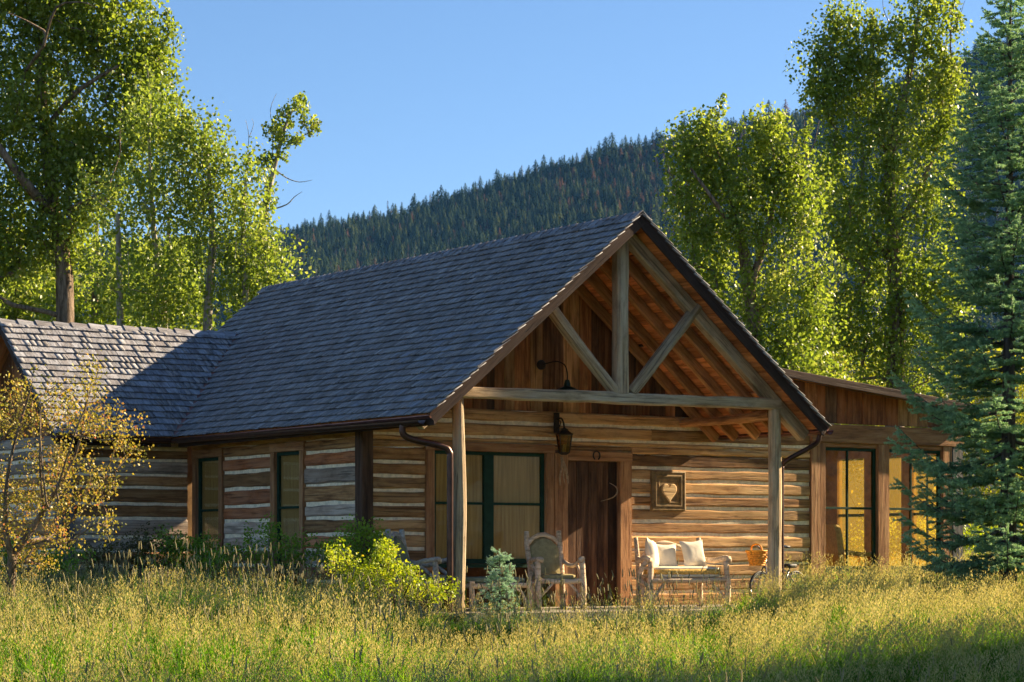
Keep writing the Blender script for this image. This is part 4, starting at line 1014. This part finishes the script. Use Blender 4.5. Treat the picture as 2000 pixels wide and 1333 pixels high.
m_cot = leafmat('cottonwood_leaf', [(0, (.11, .165, .020)), (.4, (.21, .295, .034)), (.75, (.30, .37, .06)), (1, (.44, .46, .15))], .64, (1.1, 1.06, .65), rough=.38, spec=.55)
m_asp = leafmat('aspen_leaf', [(0, (.11, .17, .022)), (.4, (.205, .29, .04)), (.75, (.30, .375, .07)), (1, (.44, .47, .17))], .62, (1.1, 1.06, .65), rough=.38, spec=.55)
m_wil = leafmat('willow_leaf', [(0, (.18, .23, .025)), (.5, (.32, .37, .045)), (1, (.48, .48, .10))], .5, (1.3, 1.15, .45), rough=.5)
m_crab = leafmat('crabapple_leaf', [(0, (.16, .20, .03)), (.35, (.32, .31, .05)), (.62, (.46, .38, .09)), (.84, (.50, .31, .11)), (.94, (.46, .15, .11)), (1, (.22, .30, .03))], .45, (1.2, 1.05, .5), rough=.45)
m_yel = leafmat('yellow_bush_leaf', [(0, (.16, .25, .015)), (.5, (.34, .43, .028)), (.85, (.52, .55, .05)), (1, (.58, .44, .06))], .45, (1.2, 1.15, .4), rough=.5)
m_dkg = leafmat('shrub_leaf', [(0, (.10, .19, .015)), (.5, (.19, .33, .025)), (1, (.30, .44, .05))], .4, (1.2, 1.2, .5), rough=.5)
m_brn = leafmat('bronze_shrub_leaf', [(0, (.05, .05, .015)), (.5, (.10, .085, .025)), (1, (.14, .13, .03))], .4, rough=.5)

# left big cottonwood
D = 52
C, R = blob_points([(30, -60, 210, 90), (60, 60, 150, 110), (200, 40, 95, 85), (255, 10, 45, 50), (300, 95, 38, 55), (290, 175, 50, 45), (230, 130, 90, 70), (60, 200, 140, 120), (220, 240, 110, 80), (310, 240, 40, 30), (40, 370, 140, 120), (210, 340, 110, 80), (0, 500, 95, 95), (130, 470, 80, 55), (-120, 200, 120, 260), (-100, 480, 120, 160)], D, 3, dens=2.1, plume=True)
tree('cottonwood_tree', 'tallest leafy cottonwood with thick leaning trunk behind the wing roof', 'tree', at(127, 1090, D), [tp(D, [(127, 1100, 0, .26), (127, 620, 0, .20), (122, 500, 0, .17), (105, 410, .3, .15), (88, 260, .2, .12), (80, 120, 0, .09), (95, -60, 0, .05)]), tp(D, [(105, 420, .3, .13), (60, 370, -.5, .11), (0, 290, -1, .08), (-60, 190, -1, .05)]), tp(D, [(120, 480, 0, .10), (60, 480, .8, .08), (10, 450, 1, .05)]), tp(D, [(90, 250, .2, .07), (150, 180, -.6, .05), (230, 130, -1, .03)])], C, R, 165, .088, m_cot, M['bark'], seed=3, ref=.56, group='trees behind the cabin', bare=[([at(85, 90, D - 2), at(110, 15, D - 2.4), at(160, 5, D - 2.6), at(185, 15, D - 2.6)], .035), ([at(85, 60, D - 2), at(50, 40, D - 2.2), at(15, 25, D - 2.4)], .03), ([at(190, 380, D - 2), at(225, 365, D - 2.5), at(280, 350, D - 2.8)], .03), ([at(235, 300, D - 2), at(234, 240, D - 2.2), at(240, 200, D - 2.2)], .015)])
# aspens filling between cottonwood and roof
D = 46
C, R = blob_points([(395, 265, 26, 50), (340, 330, 60, 60), (415, 350, 50, 60), (470, 390, 55, 70), (430, 470, 100, 90), (520, 470, 42, 70), (540, 540, 34, 40), (330, 440, 90, 90), (240, 440, 80, 80), (285, 560, 105, 80), (400, 580, 120, 60), (490, 570, 60, 50), (290, 240, 28, 40)], D, 5, dens=1.5, plume=True)
tree('aspen_tree', 'bright green aspen clump with feathery top left of the main roof', 'tree', at(380, 1090, D), [tp(D, [(400, 1095, 0, .12), (405, 640, 0, .09), (415, 450, 0, .06), (398, 240, 0, .02)]), tp(D, [(330, 1095, .5, .11), (320, 640, .5, .08), (300, 450, .3, .05), (290, 250, 0, .02)]), tp(D, [(470, 1095, -.3, .10), (480, 640, -.3, .07), (475, 450, 0, .045), (480, 350, 0, .02)]), tp(D, [(240, 1095, 0, .10), (235, 640, 0, .07), (230, 420, 0, .04)])], C, R, 165, .074, m_asp, M['palebark'], tip=.007, seed=5, ref=.56, group='trees behind the cabin')
# slender leaning tree with the sprig against the sky
D = 58
C, R = blob_points([(520, 330, 14, 30), (545, 290, 20, 35), (535, 250, 16, 22), (565, 235, 18, 26), (582, 205, 14, 18), (605, 245, 16, 16), (575, 275, 18, 16), (520, 395, 18, 40), (505, 460, 30, 40)], D, 8, dens=5.0); R *= .30
tree('cottonwood_tree', 'slender leaning cottonwood whose leafy sprig rises alone against the sky', 'tree', at(470, 1095, D), [tp(D, [(470, 1100, 0, .2), (490, 640, 0, .14), (512, 440, 0, .10), (535, 330, 0, .06), (560, 240, 0, .035), (588, 190, 0, .012)])], C, R, 40, .085, m_cot, M['palebark'], tip=.008, seed=8, group='trees behind the cabin', bare=[([at(535, 330, D), at(560, 348, D), at(585, 356, D), at(610, 352, D)], .02), ([at(530, 410, D), at(560, 400, D), at(575, 385, D), at(590, 375, D)], .022), ([at(530, 345, D), at(533, 260, D), at(528, 215, D), at(540, 183, D)], .012), ([at(480, 320, D), at(486, 270, D), at(480, 235, D)], .010), ([at(486, 270, D), at(495, 245, D), at(492, 232, D)], .006)])
# right cottonwoods
D = 55
C, R = blob_points([(1375, 262, 36, 36), (1345, 300, 30, 45), (1400, 320, 60, 60), (1500, 272, 28, 38), (1475, 330, 60, 60), (1540, 320, 36, 50), (1565, 360, 28, 60), (1350, 400, 50, 70), (1440, 420, 100, 80), (1545, 430, 50, 70), (1340, 490, 40, 50), (1430, 520, 100, 80), (1540, 530, 60, 80), (1470, 620, 110, 70), (1560, 640, 55, 80), (1520, 700, 90, 60), (1590, 730, 60, 40)], D, 11, dens=1.3, plume=True)
tree('cottonwood_tree', 'rounded cottonwood directly behind the right slope of the porch gable', 'tree', at(1490, 1088, D), [tp(D, [(1490, 1095, 0, .25), (1478, 700, 0, .17), (1462, 560, 0, .15), (1445, 450, 0, .11), (1420, 350, 0, .07), (1385, 262, 0, .02)]), tp(D, [(1465, 560, 0, .10), (1500, 450, .2, .07), (1515, 340, .2, .04), (1500, 260, .1, .015)]), tp(D, [(1450, 470, 0, .07), (1400, 400, -.8, .05), (1350, 330, -.8, .03)])], C, R, 170, .090, m_cot, M['bark'], seed=11, ref=.56, group='trees behind the cabin', bare=[([at(1560, 380, D), at(1570, 320, D), at(1590, 280, D), at(1600, 235, D)], .03), ([at(1575, 310, D), at(1570, 270, D), at(1572, 235, D)], .02), ([at(1560, 340, D), at(1550, 290, D), at(1555, 250, D)], .015), ([at(1330, 370, D), at(1310, 340, D), at(1290, 330, D)], .02)])
D = 61
C, R = blob_points([(1795, 35, 45, 45), (1760, 90, 60, 60), (1835, 80, 36, 55), (1655, 60, 28, 36), (1690, 100, 40, 36), (1605, 125, 34, 40), (1640, 150, 45, 36), (1600, 195, 40, 28), (1680, 190, 80, 50), (1780, 180, 80, 70), (1845, 170, 30, 50), (1760, 290, 80, 60), (1690, 270, 70, 36), (1845, 265, 40, 45), (1625, 320, 22, 28), (1690, 370, 80, 55), (1790, 390, 80, 60), (1650, 420, 50, 50), (1720, 480, 100, 60), (1820, 500, 60, 60), (1660, 540, 60, 60), (1760, 590, 110, 70), (1850, 590, 50, 60), (1700, 680, 90, 70), (1800, 700, 100, 70), (1640, 640, 40, 60)], D, 13, dens=1.2, plume=True)
tree('cottonwood_tree', 'tall ragged cottonwood between the round cottonwood and the blue spruce', 'tree', at(1750, 1086, D), [tp(D, [(1745, 1092, 0, .30), (1748, 760, 0, .24), (1752, 620, 0, .2), (1742, 450, 0, .16), (1740, 300, 0, .12), (1775, 150, 0, .08), (1795, 20, 0, .03)]), tp(D, [(1742, 460, 0, .10), (1790, 380, .2, .07), (1835, 260, .3, .04), (1840, 110, .2, .015)]), tp(D, [(1740, 310, 0, .08), (1690, 220, .6, .06), (1640, 140, .6, .03)]), tp(D, [(1745, 520, 0, .08), (1690, 440, .3, .05), (1650, 400, .3, .02)])], C, R, 165, .095, m_cot, M['bark'], seed=13, ref=.56, group='trees behind the cabin', bare=[([at(1862, 150, D), at(1856, 90, D), at(1860, 30, D), at(1868, -20, D)], .03), ([at(1858, 70, D), at(1845, 30, D), at(1850, -10, D)], .015), ([at(1858, 60, D), at(1875, 30, D), at(1885, 0, D)], .012), ([at(1740, 50, D), at(1726, 20, D), at(1724, -5, D)], .012)])
# willows behind the sunroom and under the spruce
def bush(name, label, cat, depth, blobs, seed, n_leaf, leaf, lm, bm=None, dens=1.6, rs=.6, stems=5, base_py=None, group=None, zf=.8, tip=.004):
    C, R = blob_points(blobs, depth, seed, zf, dens); R = R * rs
    bx_, by_ = float(np.mean([b[0] for b in blobs])), base_py or max(b[1] + b[3] for b in blobs); p = at(bx_, by_, depth); p.z = gz(p.x, p.y)
    r = np.random.default_rng(seed); trs = []
    for k in range(stems):
        c = C[r.integers(len(C))]; q = p + Vector((r.normal() * .12, r.normal() * .12, 0)); q.z = gz(q.x, q.y) + .04; m = q.lerp(Vector(c), .5); m.z += .05
        trs.append([(Vector((p.x, p.y, p.z - .03)), .014 + tip), (q, .012 + tip), (m, .008 + tip), (Vector(c), tip)])
    return tree(name, label, cat, p, trs, C, R, n_leaf, leaf, lm, bm or M['bark'], tip=tip, seed=seed, droop=.0, group=group, rmax=.03)
bush('willow_thicket', 'pale willow thicket between the two right cottonwoods behind the sunroom roof', 'willow', 64, [(1620, 640, 50, 90), (1650, 720, 70, 60), (1590, 760, 60, 50), (1700, 780, 80, 60), (1630, 850, 80, 80), (1740, 880, 110, 100), (1860, 830, 110, 110), (1980, 800, 110, 120), (1900, 720, 60, 60), (1950, 960, 120, 90), (1800, 980, 120, 80)], 21, 110, .10, m_wil, M['palebark'], dens=1.3, rs=1.0, stems=8, base_py=1090, tip=.008)
bush('yellow_willow', 'sunlit yellow green willow low behind the spruce trunk', 'willow', 50, [(1930, 1050, 60, 40), (2010, 1040, 60, 50), (1850, 1060, 60, 36), (1760, 1060, 60, 36), (1680, 1065, 50, 30)], 22, 140, .07, m_yel, M['palebark'], dens=2.0, rs=.7, stems=8, base_py=1092)
# background woods left of the frame edge and behind the wing, in one row
for k, (px, D, h) in enumerate(((-160, 66, 420), (40, 70, 500), (190, 68, 480), (330, 72, 430))):
    C, R = blob_points([(px, 760 - h * .35, 110, h * .33), (px + 20, 820, 120, 130), (px - 60, 700, 70, 90)], D, 30 + k, dens=1.0)
    tree('cottonwood_tree', ('dense dark green tree behind the leaning cottonwood, ' + ('leftmost', 'second from left', 'third from left', 'rightmost of its row')[k]), 'tree', at(px, 1088, D), [tp(D, [(px, 1092, 0, .2), (px + 4, 800, 0, .16), (px - 5, 600, 0, .1), (px, 420, 0, .04)])], C, R, 110, .13, m_cot, M['bark'], seed=30 + k, group='trees behind the cabin')

# spruces -----------------------------------------------------------
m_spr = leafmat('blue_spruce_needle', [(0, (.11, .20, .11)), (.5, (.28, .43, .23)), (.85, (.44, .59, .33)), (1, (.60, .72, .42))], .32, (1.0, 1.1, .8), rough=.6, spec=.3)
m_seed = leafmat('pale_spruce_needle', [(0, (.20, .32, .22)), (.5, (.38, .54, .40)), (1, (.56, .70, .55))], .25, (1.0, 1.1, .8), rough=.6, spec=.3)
def spruce(name, label, base, H, Rb, lm, seed, whorl=.27, twl=.15, needle=.026, n_need=30, gap=.3, lowest=.10, nb=8, lean=(0, 0)):
    r = np.random.default_rng(seed); base = Vector(base); t = prop(empty(name, base), label, 'tree')
    E = [(np.array([lean[0] * i / 12, lean[1] * i / 12, H * i / 12 - (.25 if i == 0 else 0)]), .028 * H * (1 - i / 12.4) * .5 + .006, np.array([lean[0] * (i + 1) / 12, lean[1] * (i + 1) / 12, H * (i + 1) / 12]), .028 * H * (1 - (i + 1) / 12.4) * .5 + .005) for i in range(12)]
    tw0, tw1, tb = [], [], []; z = lowest * H; B = []
    while z < H * .985:
        f = z / H; reach = Rb * ((1 - f) ** .72) * (1.0 if f > .34 else .66 + .34 * f / .34) + .05; n = max(4, int(nb * (1 - .35 * f))); a0 = r.random() * 6.28
        for k in range(n):
            L = reach * r.uniform(.68, 1.15); a = a0 + 2 * PI * k / n + r.normal() * .15; c = np.array([math.cos(a), math.sin(a), 0]); sd = np.array([-math.sin(a), math.cos(a), 0])
            o = np.array([lean[0] * f, lean[1] * f, z + r.normal() * whorl * .25]); rise = .55 * f + .05 - .28 * (1 - f) + r.normal() * .06
            pt = lambda s: o + c * L * s + np.array([0, 0, L * (rise * s - .20 * math.sin(PI * s) * (1 - f) + .18 * s ** 3)])
            m = max(3, int(L / .12)); pr = pt(0)
            for i in range(1, m + 1):
                q = pt(i / m); B.append((pr, .012 * L * (1 - (i - 1) / m) + .003, q, .012 * L * (1 - i / m) + .003)); pr = q
            ns = max(4, int(L / .06))
            for i in range(ns):
                s = .16 + .84 * (i + .5) / ns; p = pt(s); side = 1 if i % 2 else -1; ln = (.24 * L * (1 - s) ** .7 + twl * .9) * r.uniform(.7, 1.2)
                dirn = c * r.uniform(.5, .95) + sd * side * r.uniform(.6, 1.0) + np.array([0, 0, r.normal() * .12 - .05]); dirn /= np.linalg.norm(dirn); e = p + dirn * ln
                m2 = max(1, int(ln / twl)); tw0.append(p); tw1.append(e if m2 == 1 else p + dirn * ln); tb.append(s)
                for j in range(m2):
                    for sg in (-1, 1):
                        pp = p + dirn * ln * (j + .4) / m2; d2 = dirn * .75 + np.cross(dirn, [0, 0, 1.0]) * sg * .7 + np.array([0, 0, r.normal() * .2]); d2 /= np.linalg.norm(d2); tw0.append(pp); tw1.append(pp + d2 * twl * r.uniform(.5, 1.0)); tb.append(s)
            tw0.append(pt(.88)); tw1.append(pt(1.0) + c * twl * .5 + np.array([0, 0, .3 * twl])); tb.append(1)
        z += whorl * (1 - .35 * f) * r.uniform(.85, 1.15)
    tw0.append(np.array([lean[0], lean[1], H * .97])); tw1.append(np.array([lean[0], lean[1], H + .12 * twl / .15])); tb.append(1)
    V, T = frusta(E, 10); link('trunk', tri_mesh('trunk', V, T), M['sprucebark'], t, smooth=True)
    V, T = frusta(B, 5); link('branches', tri_mesh('branches', V, T), M['sprucebark'], t)
    A0, A1 = np.array(tw0), np.array(tw1); n = len(A0); ax = A1 - A0; ln = np.linalg.norm(ax, axis=1); ax /= ln[:, None] + 1e-9
    cnt = np.maximum(8, (n_need * ln / twl).astype(int)); idx = np.repeat(np.arange(n), cnt); N_ = len(idx)
    s = r.random(N_); p = A0[idx] + ax[idx] * (ln[idx] * s)[:, None]; q = r.normal(size=(N_, 3)); q -= ax[idx] * np.sum(q * ax[idx], 1)[:, None]; q /= np.linalg.norm(q, axis=1)[:, None]
    d = q * .80 + ax[idx] * .62 + np.array([0, 0, .18]); d /= np.linalg.norm(d, axis=1)[:, None]; w = np.cross(d, r.normal(size=(N_, 3))); w /= np.linalg.norm(w, axis=1)[:, None]
    nl = needle * (.7 + .6 * r.random(N_))[:, None]; wd = nl * .20
    V = np.stack([p - w * wd, p + w * wd, p + d * nl], 1).reshape(-1, 3); T = np.arange(N_ * 3).reshape(-1, 3)
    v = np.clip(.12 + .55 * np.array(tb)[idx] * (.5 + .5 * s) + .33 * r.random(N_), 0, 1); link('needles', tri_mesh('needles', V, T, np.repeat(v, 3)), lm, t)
    return t
bs_ = at(1968, 1140, 29.5); bs_.z = gz(bs_.x, bs_.y)
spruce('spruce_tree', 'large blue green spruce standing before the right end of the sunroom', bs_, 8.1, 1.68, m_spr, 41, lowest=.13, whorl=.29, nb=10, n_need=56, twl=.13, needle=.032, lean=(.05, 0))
sd_ = at(976, 1160, 30.6); sd_.z = gz(sd_.x, sd_.y)
spruce('spruce_sapling', 'small pale blue spruce sapling growing beside the olive armchair', sd_, .74 - (1083 - 1085) / FPX * 30.6 - sd_.z, .33, m_seed, 42, whorl=.10, twl=.075, needle=.020, n_need=40, lowest=.12, nb=7)

# crabapple in the left foreground ----------------------------------
D = 27
C, R = blob_points([(60, 780, 70, 55), (20, 830, 60, 60), (120, 850, 80, 60), (180, 810, 55, 40), (170, 730, 22, 30), (230, 830, 45, 30), (60, 920, 80, 60), (160, 930, 80, 50), (10, 980, 70, 60), (100, 1000, 80, 40), (200, 960, 30, 25), (205, 1018, 14, 16), (-60, 900, 70, 120), (30, 1050, 70, 40), (110, 1050, 50, 30), (-10, 1090, 60, 34), (70, 1090, 50, 24), (250, 880, 26, 20), (130, 780, 36, 24)], D, 51, dens=12); R = R * .27
g0 = at(18, 1150, D); g0.z = gz(g0.x, g0.y)
tree('crabapple_tree', 'small crabapple with bronze and yellow leaves in the left foreground', 'tree', g0, [[(g0 + Vector((0, 0, -.1)), .07)] + tp(D, [(22, 1105, 0, .055), (45, 1060, 0, .045), (90, 990, 0, .03), (150, 880, 0, .016), (172, 760, 0, .006)]), tp(D, [(25, 1100, 0, .045), (10, 1020, -.2, .03), (20, 900, -.3, .018), (60, 760, -.3, .008)]), tp(D, [(45, 1060, 0, .03), (110, 1040, .4, .02), (190, 960, .4, .012), (240, 830, .4, .005)]), tp(D, [(85, 1000, 0, .018), (78, 900, -.3, .012), (80, 790, -.3, .006)])], C, R, 31, .032, m_crab, M['bark'], tip=.0035, seed=51, rmax=.02, bare=[([at(90, 980, D - .6), at(80, 880, D - .8), at(78, 800, D - .8)], .011), ([at(110, 960, D - .5), at(145, 850, D - .7), at(165, 800, D - .8), at(178, 760, D - .8)], .011), ([at(150, 850, D - .6), at(200, 860, D - .8), at(250, 855, D - .8)], .008)])

POT = [(650, 1092, 7, 26), (662, 1085, 6, 22), (676, 1100, 8, 26), (690, 1118, 10, 22), (706, 1125, 9, 22), (722, 1120, 9, 24), (734, 1100, 8, 26), (744, 1080, 8, 24), (756, 1074, 8, 22), (766, 1085, 10, 26), (780, 1108, 9, 22), (794, 1124, 8, 20), (808, 1134, 8, 18), (826, 1138, 7, 18), (846, 1142, 7, 16), (864, 1148, 8, 14), (884, 1152, 7, 12), (680, 1145, 30, 20), (740, 1140, 36, 24), (800, 1158, 40, 14), (860, 1162, 26, 10)]
# shrubs along the wall ---------------------------------------------
bush('potentilla_bush', 'bright yellow green bush glowing in the sun before the grey armchair', 'bush', 29.6, POT, 61, 20, .036, m_yel, dens=44, rs=.17, stems=26, base_py=1175, tip=.0025)
bush('green_shrub', 'fresh green shrub behind the yellow bush at the dark corner post', 'bush', 31.2, [(688, 1048, 20, 30), (726, 1052, 26, 30), (748, 1072, 16, 24), (670, 1090, 36, 40), (722, 1098, 40, 38)], 62, 34, .034, m_dkg, dens=32, rs=.22, stems=12, base_py=1175, tip=.0025)
bush('green_shrub', 'dark green shrub under the window next to the wing', 'bush', 33.6, [(330, 1060, 40, 26), (385, 1065, 34, 26), (355, 1085, 50, 30), (310, 1090, 46, 30), (400, 1095, 40, 30)], 63, 34, .036, m_dkg, dens=22, rs=.22, stems=12, base_py=1160, tip=.0025)
bush('bronze_shrub', 'dull bronze shrub against the grey logs of the wing', 'bush', 33.2, [(285, 1060, 40, 28), (240, 1080, 46, 30), (290, 1090, 50, 30), (180, 1095, 40, 26)], 64, 30, .036, m_brn, dens=18, rs=.22, stems=10, base_py=1160, tip=.0025)
bush('green_shrub', 'leafy green shrub rising between the two narrow side windows', 'bush', 32.2, [(488, 1048, 9, 26), (530, 1044, 11, 32), (560, 1072, 30, 24), (500, 1080, 40, 24), (610, 1076, 40, 26), (440, 1085, 40, 24), (650, 1085, 24, 24)], 65, 30, .036, m_dkg, dens=24, rs=.22, stems=12, base_py=1165, tip=.0025)
bush('green_shrub', 'dark green shrub behind the trunk of the small crabapple', 'bush', 31.0, [(60, 1090, 60, 30), (130, 1095, 46, 30), (10, 1085, 40, 40)], 66, 34, .036, m_dkg, dens=22, rs=.22, stems=10, base_py=1165, tip=.0025)

# trees out of frame on the sunny side: their shade lies across the near meadow
for k, (l, d, h, r_) in enumerate(((10.3, 22.2, 7.0, 2.2), (13.2, 23.4, 10.5, 2.8), (10.9, 33.0, 10.0, 1.35), (13.0, 33.9, 11.5, 1.4), (14.2, 24.6, 13.5, 3.0))):
    x_, y_ = xy(l, d); z_ = gz(x_, y_); px = 1000 + FPX * l / d; s = FPX / d
    C, R = blob_points([(px, HZN - (z_ - CAMZ + h * .62) * s, r_ * s, h * .36 * s), (px, HZN - (z_ - CAMZ + h * .35) * s, r_ * .9 * s, h * .2 * s)], d, 80 + k, dens=1.6, zf=1.0)
    tree('cottonwood_tree', 'young cottonwood standing in the meadow right of the view, ' + ('with a low round crown', 'with a broad mid height crown', 'nearest the sunroom', 'farthest back near the sunroom', 'tallest of them all')[k], 'tree', (x_, y_, z_), [[(Vector((x_, y_, z_ - .2)), .12), (Vector((x_, y_, z_ + h * .4)), .09), (Vector((x_ + .2, y_, z_ + h * .9)), .02)]], C, R, 120, .11, m_cot, M['bark'], seed=80 + k)

# ------------------------------------------------------------------ meadow grass
m_blade = leafmat('grass_blade', [(0, (.030, .095, .008)), (.45, (.085, .21, .012)), (.8, (.18, .30, .022)), (1, (.36, .34, .06))], .6, (1.15, 1.15, .5), rough=.5, spec=.3, objrnd=.45)
m_head = leafmat('grass_seed_head', [(0, (.26, .24, .07)), (.5, (.46, .41, .14)), (1, (.64, .55, .26))], .45, (1.1, 1.0, .75), rough=.7, spec=.2, objrnd=.4)
m_spike = leafmat('timothy_head', [(0, (.24, .22, .10)), (1, (.42, .37, .20))], .35, (1.1, 1.0, .75), rough=.7, spec=.2)
def grass_tuft(name, seed, n_blade, blade_h, n_stem, stem_h, rad, head='panicle', lean=(.05, 0), wmul=1.0):
    r = np.random.default_rng(seed); V = []; T = []; R = []; MI = []
    def strip(p, w0, rnd, mi):
        side = np.cross(p[-1] - p[0] + r.normal(size=3) * .01, r.normal(size=3)); side[2] *= .2; side /= np.linalg.norm(side) + 1e-9; b = len(V); m = len(p)
        for i in range(m - 1): w = w0 * (1 - .75 * i / (m - 1)); V.extend([p[i] - side * w, p[i] + side * w]); R.extend([rnd, rnd])
        V.append(p[-1]); R.append(rnd)
        for i in range(m - 2): a = b + 2 * i; T.extend([(a, a + 1, a + 3), (a, a + 3, a + 2)]); MI.extend([mi, mi])
        a = b + 2 * (m - 2); T.append((a, a + 1, a + 2)); MI.append(mi)
    for _ in range(n_blade):
        a = r.random() * 6.28; q = np.array([math.cos(a), math.sin(a), 0]) * rad * r.random() ** .6; h = blade_h * r.uniform(.55, 1.1); o = np.array([math.cos(a + r.normal()), math.sin(a + r.normal()), 0]) * h * r.uniform(.12, .5) + np.array([lean[0], lean[1], 0]) * h
        strip([q + o * t ** 2 + np.array([0, 0, h * (t - .22 * t ** 3)]) for t in (0, .4, .75, 1)], .0072 * wmul * r.uniform(.7, 1.3), r.random() * .9, 0)
    for _ in range(n_stem):
        a = r.random() * 6.28; q = np.array([math.cos(a), math.sin(a), 0]) * rad * r.random() ** .6; h = stem_h * r.uniform(.72, 1.1); o = np.array([r.normal() * .08, r.normal() * .08, 0]) * h + np.array([lean[0], lean[1], 0]) * h * 1.4
        pt = lambda t: q + o * t ** 1.8 + np.array([0, 0, h * t]); strip([pt(t) for t in (0, .35, .7, 1)], .0024 * wmul, .55 + .4 * r.random(), 0)
        rn = r.random()
        if head == 'panicle':
            for k in range(24):
                t = .72 + .28 * k / 24; c = pt(t); sp = (.060 * (1.02 - t) / .28 + .008) * r.uniform(.4, 1.2); d = np.array([r.normal(), r.normal(), 0]); d /= np.linalg.norm(d) + 1e-9
                e = c + d * sp + np.array([0, 0, .022]) + np.array([lean[0], lean[1], -.1]) * sp; u = r.normal(size=3); u /= np.linalg.norm(u); w = np.array([d[0] * .3, d[1] * .3, .9]); s = .0112 * r.uniform(.7, 1.3); b = len(V)
                V.extend([e - w * s, e + u * s * .42, e + w * s, e - u * s * .42]); R.extend([np.clip(rn * .5 + .5 * r.random(), 0, 1)] * 4); T.extend([(b, b + 1, b + 2), (b, b + 2, b + 3)]); MI.extend([1, 1])
        else:
            L = r.uniform(.06, .10); c = pt(1); d = (pt(1) - pt(.9)); d /= np.linalg.norm(d); w = .0062; b = len(V)
            for i, (s, f) in enumerate(((0, .6), (.2, 1), (.8, .85), (1, .2))):
                for k in range(4): an = PI / 2 * k; V.append(c + d * L * s + np.array([math.cos(an), math.sin(an), 0]) * w * f); R.append(rn)
            for i in range(3):
                for k in range(4): j = (k + 1) % 4; x0 = b + i * 4; T.extend([(x0 + k, x0 + j, x0 + j + 4), (x0 + k, x0 + j + 4, x0 + k + 4)]); MI.extend([2, 2])
    me = tri_mesh(name, np.array(V), np.array(T), np.array(R))
    for m in (m_blade, m_head, m_spike): me.materials.append(m)
    me.polygons.foreach_set('material_index', MI); me.update(); return me
LX, LY = RX * .16, RY * .16
tufts = [grass_tuft('golden_tuft_%d' % i, 200 + i, 46, .58, 3, .76, .17, 'panicle', (LX * .5, LY * .5)) for i in range(5)]
tufts += [grass_tuft('green_tuft_%d' % i, 220 + i, 54, .56, 1, .70, .16, 'panicle', (LX * .4, LY * .4), 1.15) for i in range(4)]
tufts += [grass_tuft('timothy_tuft_%d' % i, 240 + i, 24, .48, 4, .84, .16, 'spike', (LX * .6, LY * .6)) for i in range(3)]
tufts += [grass_tuft('leaning_tuft_%d' % i, 260 + i, 46, .60, 4, .76, .17, 'panicle', (LX * 1.8, LY * 1.8)) for i in range(3)]
def covered(x, y):
    if -.12 < x < 6.5 and y > -2.75: return True
    if 6.3 < x < 11.6 and y > -.2: return True
    if x > -.1 and y > -.1 and x < 11.6 and y < 9: return True
    return -2.3 < x < 0 and 5.2 < y < 9.2
P = []; S = []; Z = []; I = []; TL = []
def put(l, d, kinds, s):
    x, y = xy(l, d)
    if covered(x, y): return
    P.append((x, y, gz(x, y) - .02)); S.append(s); Z.append(random.random() * 6.28 if kinds[0] < 12 else random.gauss(0, .35)); I.append(random.choice(kinds)); TL.append((random.gauss(0, .08), random.gauss(0, .08)))
GOLD, GREEN, TIM, LEAN = (0, 1, 2, 3, 4), (5, 6, 7, 8), (9, 10, 11), (12, 13, 14)
area_n = 13000
for _ in range(area_n):
    d = math.sqrt(random.uniform(10.5 ** 2, 35 ** 2)); l = random.uniform(-1, 1) * (.215 * d + 2.2)
    px = 1000 + FPX * l / d; q = random.random(); nz_ = mnoise.noise(Vector((l * .7, d * .5, 2)))
    near_house = sm(25.5, 28.5, d) if px < 1250 else 0
    if 1020 < px < 1460 and d > 28.6: near_house = 1.0
    if near_house > random.random():
        k = GREEN if q < .70 else (TIM if q < .92 else GOLD); s = random.uniform(.7, 1.05) * (1.05 if px < 700 else 1.02)
    elif px > 1380 and d > 19: k = LEAN if q < .62 else (GREEN if q < .85 else GOLD); s = random.uniform(.75, 1.1)
    else: k = GREEN if q < .45 + .5 * nz_ else (TIM if q > .96 else GOLD); s = random.uniform(.72, 1.08)
    s *= 1 + .28 * mnoise.noise(Vector((l * .9, d * .9, 6)))
    if px < 760 and 20 < d < 27: s *= 1.15
    put(l, d, k, s)
prop(scatter('meadow_grass', P, S, Z, I, tufts, TL), 'tall golden green meadow grass with seed heads before the cabin', 'grass', kind='stuff')
P = []; S = []; Z = []; I = []; TL = []
for _ in range(5200):
    d = math.sqrt(random.uniform(33 ** 2, 62 ** 2)); l = random.uniform(3.5, .27 * d + 4)
    put(l, d, random.choice((GOLD, GREEN, GREEN, LEAN)), random.uniform(.8, 1.3))
for _ in range(1500):
    d = math.sqrt(random.uniform(33 ** 2, 46 ** 2)); put(random.uniform(-.25 * d - 3, -.12 * d), d, random.choice((GOLD, GREEN, GREEN)), random.uniform(.8, 1.2))
prop(scatter('far_meadow_grass', P, S, Z, I, tufts, TL), 'sunlit meadow grass beyond the sunroom and behind the wing', 'grass', kind='stuff')

# ------------------------------------------------------------------ haze
def haze():
    m, nt, out = mat_new('valley_haze'); nd = N(nt)
    v = nd('ShaderNodeVolumePrincipled'); v.inputs['Color'].default_value = (.16, .46, 1, 1); v.inputs['Density'].default_value = HAZE; v.inputs['Anisotropy'].default_value = 0
    nt.links.new(v.outputs[0], out.inputs['Volume']); return m
HAZE = .00004
c = []
for l, d in ((-2600, -460), (2600, -460), (2600, 2700), (-2600, 2700)):
    x_, y_ = xy(l, d); c.append((x_, y_))
V = [(x_, y_, -8) for x_, y_ in c] + [(x_, y_, 560) for x_, y_ in c]
hz = link('haze', mesh('haze', V, [(3, 2, 1, 0), (4, 5, 6, 7), (0, 1, 5, 4), (1, 2, 6, 5), (2, 3, 7, 6), (3, 0, 4, 7)]), haze())
prop(hz, 'thin blue haze hanging in the valley air', 'haze', kind='stuff')
